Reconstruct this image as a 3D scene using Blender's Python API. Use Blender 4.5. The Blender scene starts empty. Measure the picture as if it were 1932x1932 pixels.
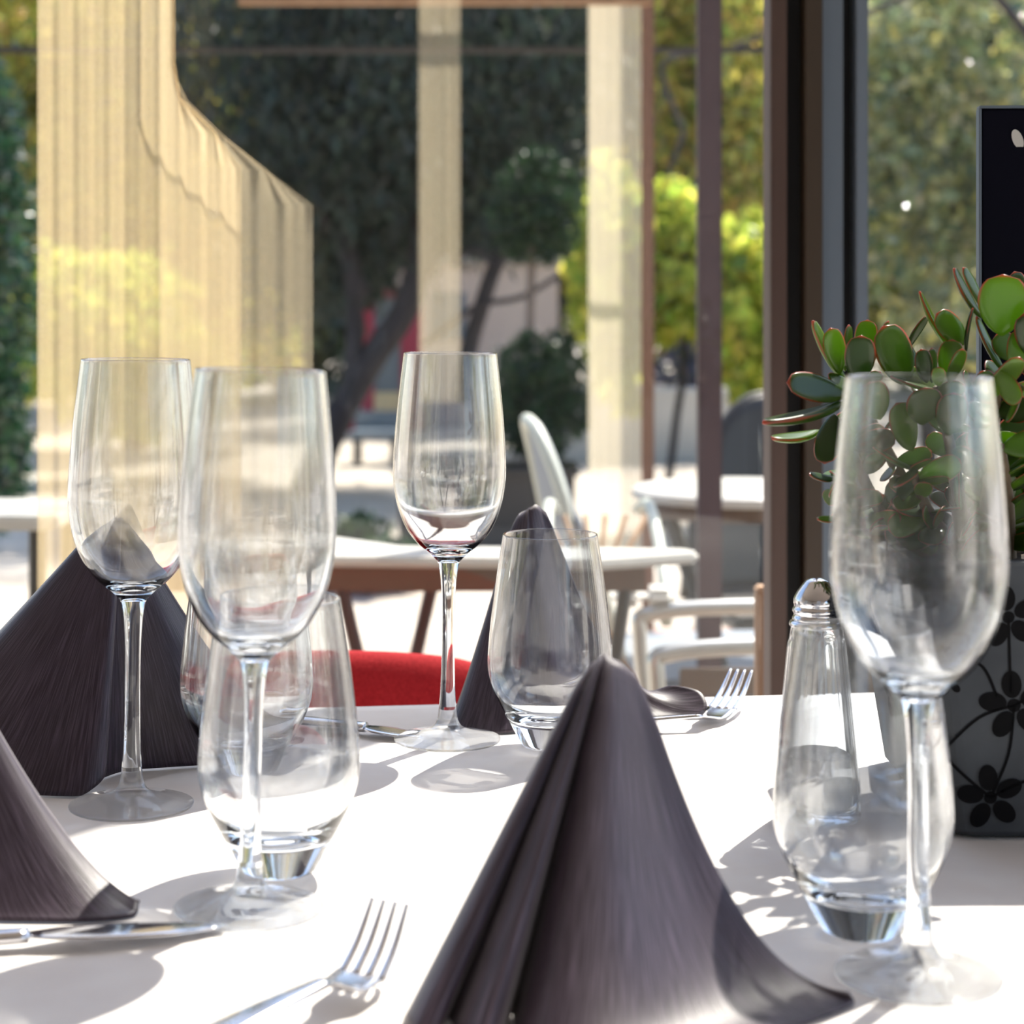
import bpy, bmesh, math, random
import numpy as np
from mathutils import Vector, Matrix

# ------------------------------------------------------------------ camera, sky, sun, exposure
S = bpy.context.scene
COL = S.collection
F = 3500.0            # focal length in pixels of the 1932 px frame
HY = 586.0            # horizon row
EYE = 0.995           # eye height
TZ = 0.75             # table top height

cam_d = bpy.data.cameras.new('camera')
cam = bpy.data.objects.new('camera', cam_d)
COL.objects.link(cam)
cam.location = (0, 0, EYE)
cam.rotation_euler = (math.pi / 2, 0, 0)
cam_d.sensor_width = 36.0
cam_d.lens = 36.0 * F / 1932.0
cam_d.shift_y = -(966.0 - HY) / 1932.0
cam_d.clip_start = 0.02
cam_d.dof.use_dof = True
cam_d.dof.focus_distance = 0.98
cam_d.dof.aperture_fstop = 10.0
S.camera = cam

SUN_EL, SUN_AZ = math.radians(55), math.atan2(0.57, 0.82)
world = bpy.data.worlds.new('world')
S.world = world
world.use_nodes = True
wn = world.node_tree
wn.nodes.clear()
sky = wn.nodes.new('ShaderNodeTexSky')
sky.sky_type = 'NISHITA'
sky.sun_disc = False
sky.sun_elevation = SUN_EL
sky.sun_rotation = SUN_AZ
sky.air_density = 1.0
sky.dust_density = 1.5
bg = wn.nodes.new('ShaderNodeBackground')
bg.inputs['Strength'].default_value = 0.30
wo = wn.nodes.new('ShaderNodeOutputWorld')
wn.links.new(sky.outputs[0], bg.inputs['Color'])
wn.links.new(bg.outputs[0], wo.inputs['Surface'])

sun_d = bpy.data.lights.new('sun', 'SUN')
sun_d.energy = 9.0
sun_d.angle = math.radians(0.6)
sun_d.color = (1.0, 0.93, 0.84)
sun = bpy.data.objects.new('sun', sun_d)
COL.objects.link(sun)
sd = Vector((math.sin(SUN_AZ) * math.cos(SUN_EL), math.cos(SUN_AZ) * math.cos(SUN_EL), math.sin(SUN_EL)))
sun.rotation_euler = sd.to_track_quat('Z', 'Y').to_euler()
sun.location = (3, 4, 6)
sun_d.cycles.is_caustics_light = True

S.view_settings.view_transform = 'Standard'
S.view_settings.look = 'None'
S.view_settings.gamma = 1.0
S.view_settings.use_curve_mapping = False
S.view_settings.exposure = 0.35
S.cycles.max_bounces = 20
S.cycles.transmission_bounces = 20
S.cycles.transparent_max_bounces = 24
S.cycles.diffuse_bounces = 4
S.cycles.glossy_bounces = 6
S.cycles.sample_clamp_indirect = 8.0

rng = random.Random(7)
R = np.random.default_rng(11)


def P(px, py, Y):
    return Vector(((px - 966.0) * Y / F, Y, EYE - (py - HY) * Y / F))


def T(px, py, z=0.0):
    """point z above the table top that shows at the pixel"""
    Y = (EYE - TZ - z) * F / (py - HY)
    return Vector(((px - 966.0) * Y / F, Y, TZ + z))


# ------------------------------------------------------------------ materials
def mat(name, color=(0.5, 0.5, 0.5), rough=0.5, metal=0.0, spec=0.5, **kw):
    m = bpy.data.materials.new(name)
    m.use_nodes = True
    b = m.node_tree.nodes['Principled BSDF']
    b.inputs['Base Color'].default_value = (*color, 1)
    b.inputs['Roughness'].default_value = rough
    b.inputs['Metallic'].default_value = metal
    b.inputs['Specular IOR Level'].default_value = spec
    for k, v in kw.items():
        b.inputs[k.replace('_', ' ')].default_value = v
    return m


def node(m, t, **kw):
    n = m.node_tree.nodes.new(t)
    for k, v in kw.items():
        setattr(n, k, v)
    return n


def link(m, a, b):
    m.node_tree.links.new(a, b)


def noisy(name, c1, c2, scale=8.0, rough=0.6, bump=0.0, coords='Object', stretch=(1, 1, 1), detail=5, lo=0.35, hi=0.65, **kw):
    m = mat(name, c1, rough, **kw)
    b = m.node_tree.nodes['Principled BSDF']
    tc = node(m, 'ShaderNodeTexCoord')
    mp = node(m, 'ShaderNodeMapping')
    mp.inputs['Scale'].default_value = stretch
    nt = node(m, 'ShaderNodeTexNoise')
    nt.inputs['Scale'].default_value = scale
    nt.inputs['Detail'].default_value = detail
    cr = node(m, 'ShaderNodeValToRGB')
    cr.color_ramp.elements[0].position = lo
    cr.color_ramp.elements[1].position = hi
    cr.color_ramp.elements[0].color = (*c1, 1)
    cr.color_ramp.elements[1].color = (*c2, 1)
    link(m, tc.outputs[coords], mp.inputs[0])
    link(m, mp.outputs[0], nt.inputs['Vector'])
    link(m, nt.outputs['Fac'], cr.inputs[0])
    link(m, cr.outputs[0], b.inputs['Base Color'])
    if bump:
        bp = node(m, 'ShaderNodeBump')
        bp.inputs['Strength'].default_value = bump
        bp.inputs['Distance'].default_value = 0.002
        link(m, nt.outputs['Fac'], bp.inputs['Height'])
        link(m, bp.outputs[0], b.inputs['Normal'])
    return m


def glass_mat(name, tint=(0.97, 0.985, 1.0)):
    m = bpy.data.materials.new(name)
    m.use_nodes = True
    nt = m.node_tree
    nt.nodes.clear()
    g = nt.nodes.new('ShaderNodeBsdfGlass')
    g.inputs['Color'].default_value = (*tint, 1)
    g.inputs['Roughness'].default_value = 0.0
    g.inputs['IOR'].default_value = 1.5
    o = nt.nodes.new('ShaderNodeOutputMaterial')
    nt.links.new(g.outputs[0], o.inputs['Surface'])
    return m


def blown_mat(name, z0, z1, power=2.2, top=1.25):
    """glassware: solid refracting glass where the wall is thick (below z0), thin wall above z1"""
    m = bpy.data.materials.new(name)
    m.use_nodes = True
    nt = m.node_tree
    nt.nodes.clear()
    g = nt.nodes.new('ShaderNodeBsdfGlass')
    g.inputs['Color'].default_value = (0.98, 0.99, 1.0, 1)
    g.inputs['Roughness'].default_value = 0.0
    g.inputs['IOR'].default_value = 1.5
    tr = nt.nodes.new('ShaderNodeBsdfTransparent')
    tr.inputs[0].default_value = (0.965, 0.975, 0.985, 1)
    gl = nt.nodes.new('ShaderNodeBsdfGlossy')
    gl.inputs['Roughness'].default_value = 0.02
    lw = nt.nodes.new('ShaderNodeLayerWeight'); lw.inputs['Blend'].default_value = 0.5
    p = nt.nodes.new('ShaderNodeMath'); p.operation = 'POWER'; p.inputs[1].default_value = power
    q = nt.nodes.new('ShaderNodeMath'); q.operation = 'MULTIPLY_ADD'
    q.inputs[1].default_value = top; q.inputs[2].default_value = 0.03
    thin = nt.nodes.new('ShaderNodeMixShader')
    L = nt.links.new
    face = nt.nodes.new('ShaderNodeMixShader')       # straight-through wall with its faint mirror
    face.inputs[0].default_value = 0.04
    L(tr.outputs[0], face.inputs[1]); L(gl.outputs[0], face.inputs[2])
    q.use_clamp = True
    L(lw.outputs['Facing'], p.inputs[0]); L(p.outputs[0], q.inputs[0]); L(q.outputs[0], thin.inputs[0])
    L(face.outputs[0], thin.inputs[1]); L(g.outputs[0], thin.inputs[2])
    tc = nt.nodes.new('ShaderNodeTexCoord')
    sx = nt.nodes.new('ShaderNodeSeparateXYZ')
    mr = nt.nodes.new('ShaderNodeMapRange')
    mr.inputs['From Min'].default_value = z0; mr.inputs['From Max'].default_value = z1
    L(tc.outputs['Object'], sx.inputs[0]); L(sx.outputs['Z'], mr.inputs['Value'])
    mx = nt.nodes.new('ShaderNodeMixShader')
    L(mr.outputs[0], mx.inputs[0]); L(g.outputs[0], mx.inputs[1]); L(thin.outputs[0], mx.inputs[2])
    o = nt.nodes.new('ShaderNodeOutputMaterial')
    L(mx.outputs[0], o.inputs['Surface'])
    return m


def thin_mat(name, tint=(1, 1, 1), ior=1.5, haze=0.0, haze_col=(0.8, 0.8, 0.8)):
    m = bpy.data.materials.new(name)
    m.use_nodes = True
    nt = m.node_tree
    nt.nodes.clear()
    tr = nt.nodes.new('ShaderNodeBsdfTransparent')
    tr.inputs[0].default_value = (*tint, 1)
    gl = nt.nodes.new('ShaderNodeBsdfGlossy')
    gl.inputs['Roughness'].default_value = 0.0
    lw = nt.nodes.new('ShaderNodeLayerWeight')      # same on both faces of the pane
    lw.inputs['Blend'].default_value = 0.5
    pwn = nt.nodes.new('ShaderNodeMath'); pwn.operation = 'POWER'; pwn.inputs[1].default_value = 4.0
    fr = nt.nodes.new('ShaderNodeMath'); fr.operation = 'MULTIPLY_ADD'
    fr.inputs[1].default_value = 0.5; fr.inputs[2].default_value = 0.025
    nt.links.new(lw.outputs['Facing'], pwn.inputs[0])
    nt.links.new(pwn.outputs[0], fr.inputs[0])
    mx = nt.nodes.new('ShaderNodeMixShader')
    o = nt.nodes.new('ShaderNodeOutputMaterial')
    nt.links.new(fr.outputs[0], mx.inputs[0])
    nt.links.new(tr.outputs[0], mx.inputs[1])
    nt.links.new(gl.outputs[0], mx.inputs[2])
    nt.links.new(mx.outputs[0], o.inputs['Surface'])
    return m


def reflection_mat(name, color, through):
    """loosely woven cloth: open weave lets light pass straight, threads scatter it"""
    m = bpy.data.materials.new(name)
    m.use_nodes = True
    nt = m.node_tree
    nt.nodes.clear()
    tr = nt.nodes.new('ShaderNodeBsdfTransparent')
    df = nt.nodes.new('ShaderNodeBsdfDiffuse')
    tl = nt.nodes.new('ShaderNodeBsdfTranslucent')
    df.inputs[0].default_value = (*color, 1)
    tl.inputs[0].default_value = (*color, 1)
    a = nt.nodes.new('ShaderNodeMixShader')
    a.inputs[0].default_value = 0.6
    nt.links.new(df.outputs[0], a.inputs[1])
    nt.links.new(tl.outputs[0], a.inputs[2])
    b = nt.nodes.new('ShaderNodeMixShader')
    b.inputs[0].default_value = through
    nt.links.new(a.outputs[0], b.inputs[1])
    nt.links.new(tr.outputs[0], b.inputs[2])
    o = nt.nodes.new('ShaderNodeOutputMaterial')
    nt.links.new(b.outputs[0], o.inputs['Surface'])
    return m


def leaf_mat(name, stops, transl=0.5, rough=0.35, spec=0.5):
    """stops: colours picked per leaf; backlit leaves glow"""
    m = bpy.data.materials.new(name)
    m.use_nodes = True
    nt = m.node_tree
    b = nt.nodes['Principled BSDF']
    o = nt.nodes['Material Output']
    ge = nt.nodes.new('ShaderNodeNewGeometry')
    cr = nt.nodes.new('ShaderNodeValToRGB')
    el = cr.color_ramp.elements
    while len(el) < len(stops):
        el.new(0.5)
    for i, c in enumerate(stops):
        el[i].position = i / (len(stops) - 1)
        el[i].color = (*c, 1)
    nt.links.new(ge.outputs['Random Per Island'], cr.inputs[0])
    nt.links.new(cr.outputs[0], b.inputs['Base Color'])
    b.inputs['Roughness'].default_value = rough
    b.inputs['Specular IOR Level'].default_value = spec
    tl = nt.nodes.new('ShaderNodeBsdfTranslucent')
    nt.links.new(cr.outputs[0], tl.inputs[0])
    mx = nt.nodes.new('ShaderNodeMixShader')
    mx.inputs[0].default_value = transl
    nt.links.new(b.outputs[0], mx.inputs[1])
    nt.links.new(tl.outputs[0], mx.inputs[2])
    nt.links.new(mx.outputs[0], o.inputs['Surface'])
    return m


def napkin_mat():
    m = mat('napkin_cloth', (0.06, 0.055, 0.075), 0.45, spec=0.5)
    b = m.node_tree.nodes['Principled BSDF']
    b.inputs['Sheen Weight'].default_value = 0.10
    b.inputs['Sheen Roughness'].default_value = 0.4
    uv = node(m, 'ShaderNodeUVMap')
    mp = node(m, 'ShaderNodeMapping')
    mp.inputs['Scale'].default_value = (900, 6, 1)
    nt = node(m, 'ShaderNodeTexNoise')
    nt.inputs['Scale'].default_value = 1.0
    nt.inputs['Detail'].default_value = 3
    cr = node(m, 'ShaderNodeValToRGB')
    cr.color_ramp.elements[0].position = 0.42
    cr.color_ramp.elements[1].position = 0.72
    cr.color_ramp.elements[0].color = (0.020, 0.011, 0.022, 1)
    cr.color_ramp.elements[1].color = (0.080, 0.058, 0.086, 1)
    link(m, uv.outputs[0], mp.inputs[0])
    link(m, mp.outputs[0], nt.inputs['Vector'])
    link(m, nt.outputs['Fac'], cr.inputs[0])
    link(m, cr.outputs[0], b.inputs['Base Color'])
    bp = node(m, 'ShaderNodeBump')
    bp.inputs['Strength'].default_value = 0.35
    bp.inputs['Distance'].default_value = 0.0006
    link(m, nt.outputs['Fac'], bp.inputs['Height'])
    link(m, bp.outputs[0], b.inputs['Normal'])
    return m


def jade_mat():
    """fat leaf: green blade, red margin held in the mesh's own attribute, waxy skin"""
    m = bpy.data.materials.new('jade_leaf')
    m.use_nodes = True
    nt = m.node_tree
    b = nt.nodes['Principled BSDF']
    o = nt.nodes['Material Output']
    at = nt.nodes.new('ShaderNodeAttribute')
    at.attribute_name = 'margin'
    oi = nt.nodes.new('ShaderNodeObjectInfo')
    g = nt.nodes.new('ShaderNodeValToRGB')
    g.color_ramp.elements[0].color = (0.028, 0.060, 0.012, 1)
    g.color_ramp.elements[1].color = (0.115, 0.20, 0.018, 1)
    nt.links.new(oi.outputs['Random'], g.inputs[0])
    cr = nt.nodes.new('ShaderNodeValToRGB')
    cr.color_ramp.elements[0].position = 0.66
    cr.color_ramp.elements[0].color = (0, 0, 0, 1)
    cr.color_ramp.elements[1].position = 0.9
    cr.color_ramp.elements[1].color = (1, 1, 1, 1)
    nt.links.new(at.outputs['Fac'], cr.inputs[0])
    mx = nt.nodes.new('ShaderNodeMix')
    mx.data_type = 'RGBA'
    nt.links.new(cr.outputs[0], mx.inputs[0])
    nt.links.new(g.outputs[0], mx.inputs[6])
    mx.inputs[7].default_value = (0.34, 0.07, 0.04, 1)
    nt.links.new(mx.outputs[2], b.inputs['Base Color'])
    b.inputs['Roughness'].default_value = 0.28
    b.inputs['Coat Weight'].default_value = 0.4
    b.inputs['Coat Roughness'].default_value = 0.2
    tl = nt.nodes.new('ShaderNodeBsdfTranslucent')
    hs = nt.nodes.new('ShaderNodeHueSaturation')
    hs.inputs['Value'].default_value = 2.6
    nt.links.new(mx.outputs[2], hs.inputs['Color'])
    nt.links.new(hs.outputs[0], tl.inputs[0])
    ms = nt.nodes.new('ShaderNodeMixShader')
    ms.inputs[0].default_value = 0.42
    nt.links.new(b.outputs[0], ms.inputs[1])
    nt.links.new(tl.outputs[0], ms.inputs[2])
    nt.links.new(ms.outputs[0], o.inputs['Surface'])
    return m


M = {}
M['glass'] = glass_mat('clear_glass')
M['bowl'] = blown_mat('wine_glass_bowl', .126, .165, 1.4, 1.4)
M['foot'] = blown_mat('wine_glass_foot', -.02, -.01, 1.15, .92)
M['wall'] = blown_mat('tumbler_wall', .030, .060, 1.6, 1.3)
M['pane'] = thin_mat('window_glass', (0.97, 0.98, 0.97), 1.45)
M['cloth'] = noisy('white_cotton', (0.72, 0.68, 0.655), (0.76, 0.73, 0.705), 30, 0.85, 0.15, spec=0.2)
M['napkin'] = napkin_mat()
M['hem'] = mat('napkin_hem', (0.20, 0.18, 0.20), 0.6)
M['steel'] = mat('polished_steel', (0.72, 0.72, 0.75), 0.12, 1.0)
M['wood'] = noisy('dark_wood', (0.09, 0.05, 0.03), (0.16, 0.09, 0.05), 6, 0.5, 0, 'Object', (1, 1, 12))
M['red'] = noisy('red_fabric', (0.26, 0.008, 0.012), (0.36, 0.015, 0.02), 500, 0.9, 0.3, spec=0.2)
M['frame_brown'] = noisy('brown_frame', (0.075, 0.042, 0.032), (0.10, 0.058, 0.042), 4, 0.5, 0, 'Object', (8, 8, 0.4))
M['frame_dark'] = mat('dark_brown_frame', (0.045, 0.028, 0.014), 0.5)
M['frame_black'] = mat('black_gasket', (0.006, 0.006, 0.008), 0.6)
M['frame_grey'] = mat('blue_grey_aluminium', (0.16, 0.20, 0.25), 0.4, 0.2)
M['tan_wood'] = noisy('tan_wood', (0.34, 0.19, 0.10), (0.46, 0.28, 0.16), 5, 0.6, 0, 'Object', (6, 6, 0.6))
M['post'] = noisy('purple_brown_paint', (0.085, 0.055, 0.065), (0.115, 0.075, 0.085), 3, 0.45)
M['post2'] = noisy('rust_brown_paint', (0.22, 0.11, 0.075), (0.27, 0.15, 0.10), 3, 0.5)
M['alu'] = mat('brushed_aluminium', (0.62, 0.62, 0.60), 0.3, 0.9)
M['tabletop'] = mat('pale_table_top', (0.62, 0.60, 0.56), 0.3)
M['dark_metal'] = mat('dark_metal', (0.06, 0.055, 0.05), 0.45, 0.3)
M['brown_metal'] = mat('brown_rail', (0.16, 0.11, 0.08), 0.5)
M['paving'] = noisy('pale_paving', (0.40, 0.34, 0.28), (0.52, 0.46, 0.39), 1.6, 0.9)
M['slab'] = noisy('cream_paving_slab', (0.62, 0.58, 0.48), (0.72, 0.68, 0.57), 5, 0.85)
M['terracotta'] = noisy('terracotta_brick', (0.30, 0.10, 0.07), (0.42, 0.16, 0.11), 6, 0.9)
M['floor'] = noisy('indoor_floor', (0.12, 0.08, 0.055), (0.18, 0.12, 0.08), 3, 0.4)
M['plaster'] = mat('warm_plaster', (0.62, 0.59, 0.56), 0.9)
M['plant_pot'] = None
M['black'] = mat('black_card', (0.004, 0.004, 0.010), 0.8, spec=.1)
M['bark'] = noisy('dark_bark', (0.018, 0.015, 0.018), (0.05, 0.04, 0.042), 6, 0.9, 0.5, 'Object', (4, 4, 0.8))
M['bark_pale'] = noisy('grey_bark', (0.12, 0.09, 0.07), (0.2, 0.15, 0.12), 6, 0.9)
M['wall_out'] = noisy('pinkish_render', (0.58, 0.47, 0.43), (0.66, 0.55, 0.50), 2, 0.9)
M['wall_grey'] = noisy('grey_concrete', (0.42, 0.40, 0.38), (0.52, 0.49, 0.46), 2, 0.9)
M['red_paint'] = mat('magenta_red_paint', (0.33, 0.025, 0.07), 0.5)
M['blue_grey'] = mat('blue_grey_paint', (0.14, 0.18, 0.23), 0.5)
M['cream'] = mat('cream_paint', (0.6, 0.5, 0.32), 0.6)
M['chair_grey'] = mat('grey_chair_shell', (0.22, 0.25, 0.29), 0.5)
M['chair_rim'] = mat('pale_chair_rim', (0.58, 0.60, 0.52), 0.4)
M['jade'] = jade_mat()
M['stem'] = noisy('jade_stem', (0.10, 0.07, 0.04), (0.17, 0.12, 0.07), 60, 0.7)
M['soil'] = noisy('dark_soil', (0.02, 0.014, 0.01), (0.05, 0.035, 0.025), 90, 0.95, 0.8)
M['salt'] = noisy('white_salt', (0.7, 0.7, 0.68), (0.85, 0.85, 0.84), 400, 0.9)
M['sheer'] = reflection_mat('sheer_beige', (0.86, 0.71, 0.45), 0.69)  # tones of the window reflections, carried by see-through sheets
M['sheer_thin'] = reflection_mat('sheer_beige_thin', (0.70, 0.60, 0.42), 0.82)
M['sheer_pale'] = reflection_mat('sheer_cream', (0.85, 0.76, 0.58), 0.66)


# ------------------------------------------------------------------ object helpers
def link_obj(o, parent=None):
    COL.objects.link(o)
    if parent is not None:
        o.parent = parent
        o.matrix_parent_inverse = Matrix.Identity(4)
    return o


def mesh_obj(name, verts, faces, material, parent=None, smooth=False):
    me = bpy.data.meshes.new(name)
    me.from_pydata([tuple(v) for v in verts], [], faces)
    if material is not None:
        me.materials.append(material)
    if smooth:
        me.polygons.foreach_set('use_smooth', [True] * len(me.polygons))
    me.update()
    return link_obj(bpy.data.objects.new(name, me), parent)


def tag(o, label=None, cat=None, group=None, kind=None):
    if label: o['label'] = label
    if cat: o['category'] = cat
    if group: o['group'] = group
    if kind: o['kind'] = kind
    return o


def thing(name, loc, label, cat, group=None, rz=0.0):
    o = bpy.data.objects.new(name, None)
    o.empty_display_size = 0.02
    o.location = loc
    o.rotation_euler = (0, 0, rz)
    COL.objects.link(o)
    return tag(o, label, cat, group)


class MB:
    def __init__(self):
        self.v, self.f = [], []

    def add(self, v, f):
        n = len(self.v)
        self.v += [tuple(x) for x in v]
        self.f += [tuple(i + n for i in q) for q in f]
        return self

    def box(self, c, s, rot=None, bev=0.0):
        """bevelled box (chamfered vertical and horizontal edges)"""
        bm = bmesh.new()
        bmesh.ops.create_cube(bm, size=1.0)
        bmesh.ops.scale(bm, vec=s, verts=bm.verts)
        if bev:
            bmesh.ops.bevel(bm, geom=bm.edges[:], offset=bev, segments=2, affect='EDGES')
        if rot is not None:
            bmesh.ops.transform(bm, matrix=rot.to_4x4(), verts=bm.verts)
        bmesh.ops.translate(bm, vec=c, verts=bm.verts)
        bm.verts.ensure_lookup_table()
        self.add([v.co.copy() for v in bm.verts], [[v.index for v in f.verts] for f in bm.faces])
        bm.free()
        return self

    def tube(self, pts, rad, n=10, cap=True, flat=1.0):
        pts = [Vector(p) for p in pts]
        if not hasattr(rad, '__len__'):
            rad = [rad] * len(pts)
        V, Fc = [], []
        up = None
        for i, p in enumerate(pts):
            d = (pts[min(i + 1, len(pts) - 1)] - pts[max(i - 1, 0)]).normalized()
            if up is None:
                up = Vector((0, 0, 1)) if abs(d.z) < 0.9 else Vector((1, 0, 0))
            s = d.cross(up)
            if s.length < 1e-5:
                s = d.orthogonal()
            s.normalize()
            up = s.cross(d).normalized()
            for k in range(n):
                a = 2 * math.pi * k / n
                V.append(p + s * math.cos(a) * rad[i] + up * math.sin(a) * rad[i] * flat)
        for i in range(len(pts) - 1):
            for k in range(n):
                a, b = i * n + k, i * n + (k + 1) % n
                Fc.append((a, b, b + n, a + n))
        if cap:
            Fc.append(tuple(range(n))[::-1])
            Fc.append(tuple((len(pts) - 1) * n + k for k in range(n)))
        return self.add(V, Fc)

    def build(self, name, material, parent=None, smooth=False):
        return mesh_obj(name, self.v, self.f, material, parent, smooth)


def crom(pts, n=6):
    """Catmull-Rom through the points"""
    pts = [Vector(p) for p in pts]
    out = []
    for i in range(len(pts) - 1):
        p0, p1, p2, p3 = pts[max(i - 1, 0)], pts[i], pts[i + 1], pts[min(i + 2, len(pts) - 1)]
        for k in range(n):
            t = k / n
            out.append(0.5 * ((2 * p1) + (p2 - p0) * t + (2 * p0 - 5 * p1 + 4 * p2 - p3) * t * t + (3 * p1 - p0 - 3 * p2 + p3) * t ** 3))
    out.append(pts[-1])
    return out


def lathe(name, prof, material, parent=None, segs=72, smooth=True, wob=None):
    """surface of revolution of (r, z); r=0 closes on the axis"""
    V, Fc, rows = [], [], []
    for r, z in prof:
        if r < 1e-6:
            rows.append([len(V)])
            V.append((0, 0, z))
        else:
            rows.append(list(range(len(V), len(V) + segs)))
            for k in range(segs):
                a = 2 * math.pi * k / segs
                q = r * (wob(a, z) if wob else 1)
                V.append((q * math.cos(a), q * math.sin(a), z))
    for A, B in zip(rows, rows[1:]):
        for k in range(segs):
            a0, a1 = A[k % len(A)], A[(k + 1) % len(A)]
            b0, b1 = B[k % len(B)], B[(k + 1) % len(B)]
            q = []
            for i in (a0, a1, b1, b0):
                if i not in q:
                    q.append(i)
            if len(q) > 2:
                Fc.append(tuple(q))
    return mesh_obj(name, V, Fc, material, parent, smooth)


def caster(o):
    o.cycles.is_caustics_caster = True
    return o


def dup(o, parent=None):
    c = o.copy()
    COL.objects.link(c)
    c.parent = parent
    for ch in list(o.children):
        dup(ch, c)
    return c


# ------------------------------------------------------------------ the room and its window
WY = 1.62
b = MB().box((0, -0.9, -0.02), (6, 5.0, 0.04)); tag(b.build('floor', M['floor']), kind='structure')
b = MB().box((0, -0.9, 2.72), (6, 5.0, 0.04)); tag(b.build('ceiling', M['plaster']), kind='structure')
b = MB().box((0, -3.43, 1.35), (6, 0.06, 2.70)); tag(b.build('wall_back', M['plaster']), kind='structure')
b = MB().box((-3.03, -0.9, 1.35), (0.06, 5.0, 2.70)); tag(b.build('wall_left', M['plaster']), kind='structure')

win = tag(bpy.data.objects.new('window_1', None), kind='structure')
win.location = (0, WY, 0)
COL.objects.link(win)


def fx(px, Y=WY):
    return (px - 966) * Y / F


def strip(name, x0, x1, y, d, m, label=None):
    o = MB().box(((fx(x0) + fx(x1)) / 2, y, 1.35), (fx(x1) - fx(x0), d, 2.66), bev=0.0008).build(name, m, win)
    if label: o['label'] = label
    return o


strip('frame_post', 1447, 1477, 0, 0.05, M['frame_brown'], 'brown outer strip of the frame')
strip('gasket', 1477, 1508, 0.012, 0.03, M['frame_black'], 'black recessed strip')
strip('frame_post', 1508, 1541, -0.004, 0.055, M['frame_dark'], 'dark brown inner strip')
strip('frame_post', 1541, 1584, 0.004, 0.045, M['frame_grey'], 'blue-grey metal strip')
strip('gasket', 1584, 1605, 0.014, 0.03, M['frame_black'], 'black recessed strip')
strip('frame_post', 1605, 1628, 0.0, 0.05, M['frame_grey'], 'blue-grey metal edge strip')
MB().box((-0.6 + 0.0, 0, 0.03), (4.2, 0.05, 0.06), bev=0.002).build('bottom_rail', M['frame_dark'], win)
MB().box((-0.6 + 0.0, 0, 2.67), (4.2, 0.05, 0.06), bev=0.002).build('top_rail', M['frame_dark'], win)
MB().box((-2.66, 0, 1.35), (0.06, 0.05, 2.6), bev=0.002).build('frame_post', M['frame_dark'], win)
MB().box((-1.2, 0.0, 1.35), (2.84, 0.004, 2.56)).build('pane', M['pane'], win).location.x = (fx(1447) + -2.63) / 2 + 1.2
MB().box(((fx(1628) + 1.5) / 2, 0.0, 1.35), (1.5 - fx(1628), 0.004, 2.56)).build('pane', M['pane'], win)
MB().box((1.53, 0, 1.35), (0.06, 0.05, 2.66), bev=0.002).build('frame_post', M['frame_dark'], win)

# ------------------------------------------------------------------ terrace ground
G = tag(bpy.data.objects.new('terrace_ground', None), kind='structure')
COL.objects.link(G)
MB().box((0, 30, -0.05), (80, 56.7, 0.1)).build('paving', M['paving'], G)
# cream slabs and a terracotta band that show low between the table legs
for i in range(9):
    x = .42 + i * 0.235
    MB().box((x, 4.98, 0.012), (0.205, 0.42, 0.024), bev=0.004).build('paving_slab', M['slab'], G)
for r_ in range(2):
    for i in range(10):
        MB().box((.38 + i * 0.2 + r_ * 0.1, 5.36 + r_ * 0.2, 0.012), (0.185, 0.185, 0.024), bev=0.004).build('brick', M['terracotta'], G)


# ------------------------------------------------------------------ trees
def foliage(name, parent, material, blobs, size=0.05, aspect=0.5, droop=0.0, lump=0.35):
    """leaves filling ellipsoids: blobs = (centre, radii, number)"""
    allc = []
    for c, r, n in blobs:
        d = R.normal(size=(n, 3))
        d /= np.linalg.norm(d, axis=1)[:, None]
        rad = R.random(n) ** (1 / 2.2)
        p = d * rad[:, None]
        # leaves gather in tufts, leaving gaps between
        k = max(6, n // 60)
        tuft = R.normal(size=(k, 3)); tuft /= np.linalg.norm(tuft, axis=1)[:, None]
        tuft *= (R.random(k) ** 0.4)[:, None]
        idx = R.integers(0, k, n)
        p = np.where(R.random((n, 1)) < 0.7, tuft[idx] + R.normal(size=(n, 3)) * lump * 0.35, p)
        allc.append(np.array(c) + p * np.array(r))
    C = np.vstack(allc)
    n = len(C)
    a = R.normal(size=(n, 3))
    a[:, 2] -= droop * 2.5
    a /= np.linalg.norm(a, axis=1)[:, None]
    q = R.normal(size=(n, 3))
    b_ = np.cross(a, q)
    b_ /= np.linalg.norm(b_, axis=1)[:, None]
    nn = np.cross(a, b_)
    s = size * (0.6 + 0.8 * R.random(n))[:, None]
    L, W = a * s, b_ * s * aspect
    bend = nn * s * 0.12
    V = np.stack([C - L * .5, C - W * .5 + bend, C + L * .5, C + W * .5 + bend], 1).reshape(-1, 3)
    me = bpy.data.meshes.new(name)
    me.vertices.add(4 * n)
    me.vertices.foreach_set('co', V.astype(np.float32).ravel())
    base = np.arange(n)[:, None] * 4
    loops = (base + np.array([[0, 1, 2, 0, 2, 3]])).ravel()
    me.loops.add(6 * n)
    me.loops.foreach_set('vertex_index', loops.astype(np.int32))
    me.polygons.add(2 * n)
    me.polygons.foreach_set('loop_start', np.arange(0, 6 * n, 3, dtype=np.int32))
    me.update(calc_edges=True)
    me.validate()
    me.materials.append(material)
    o = link_obj(bpy.data.objects.new(name, me), parent)
    o['kind'] = 'stuff'
    return o


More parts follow.
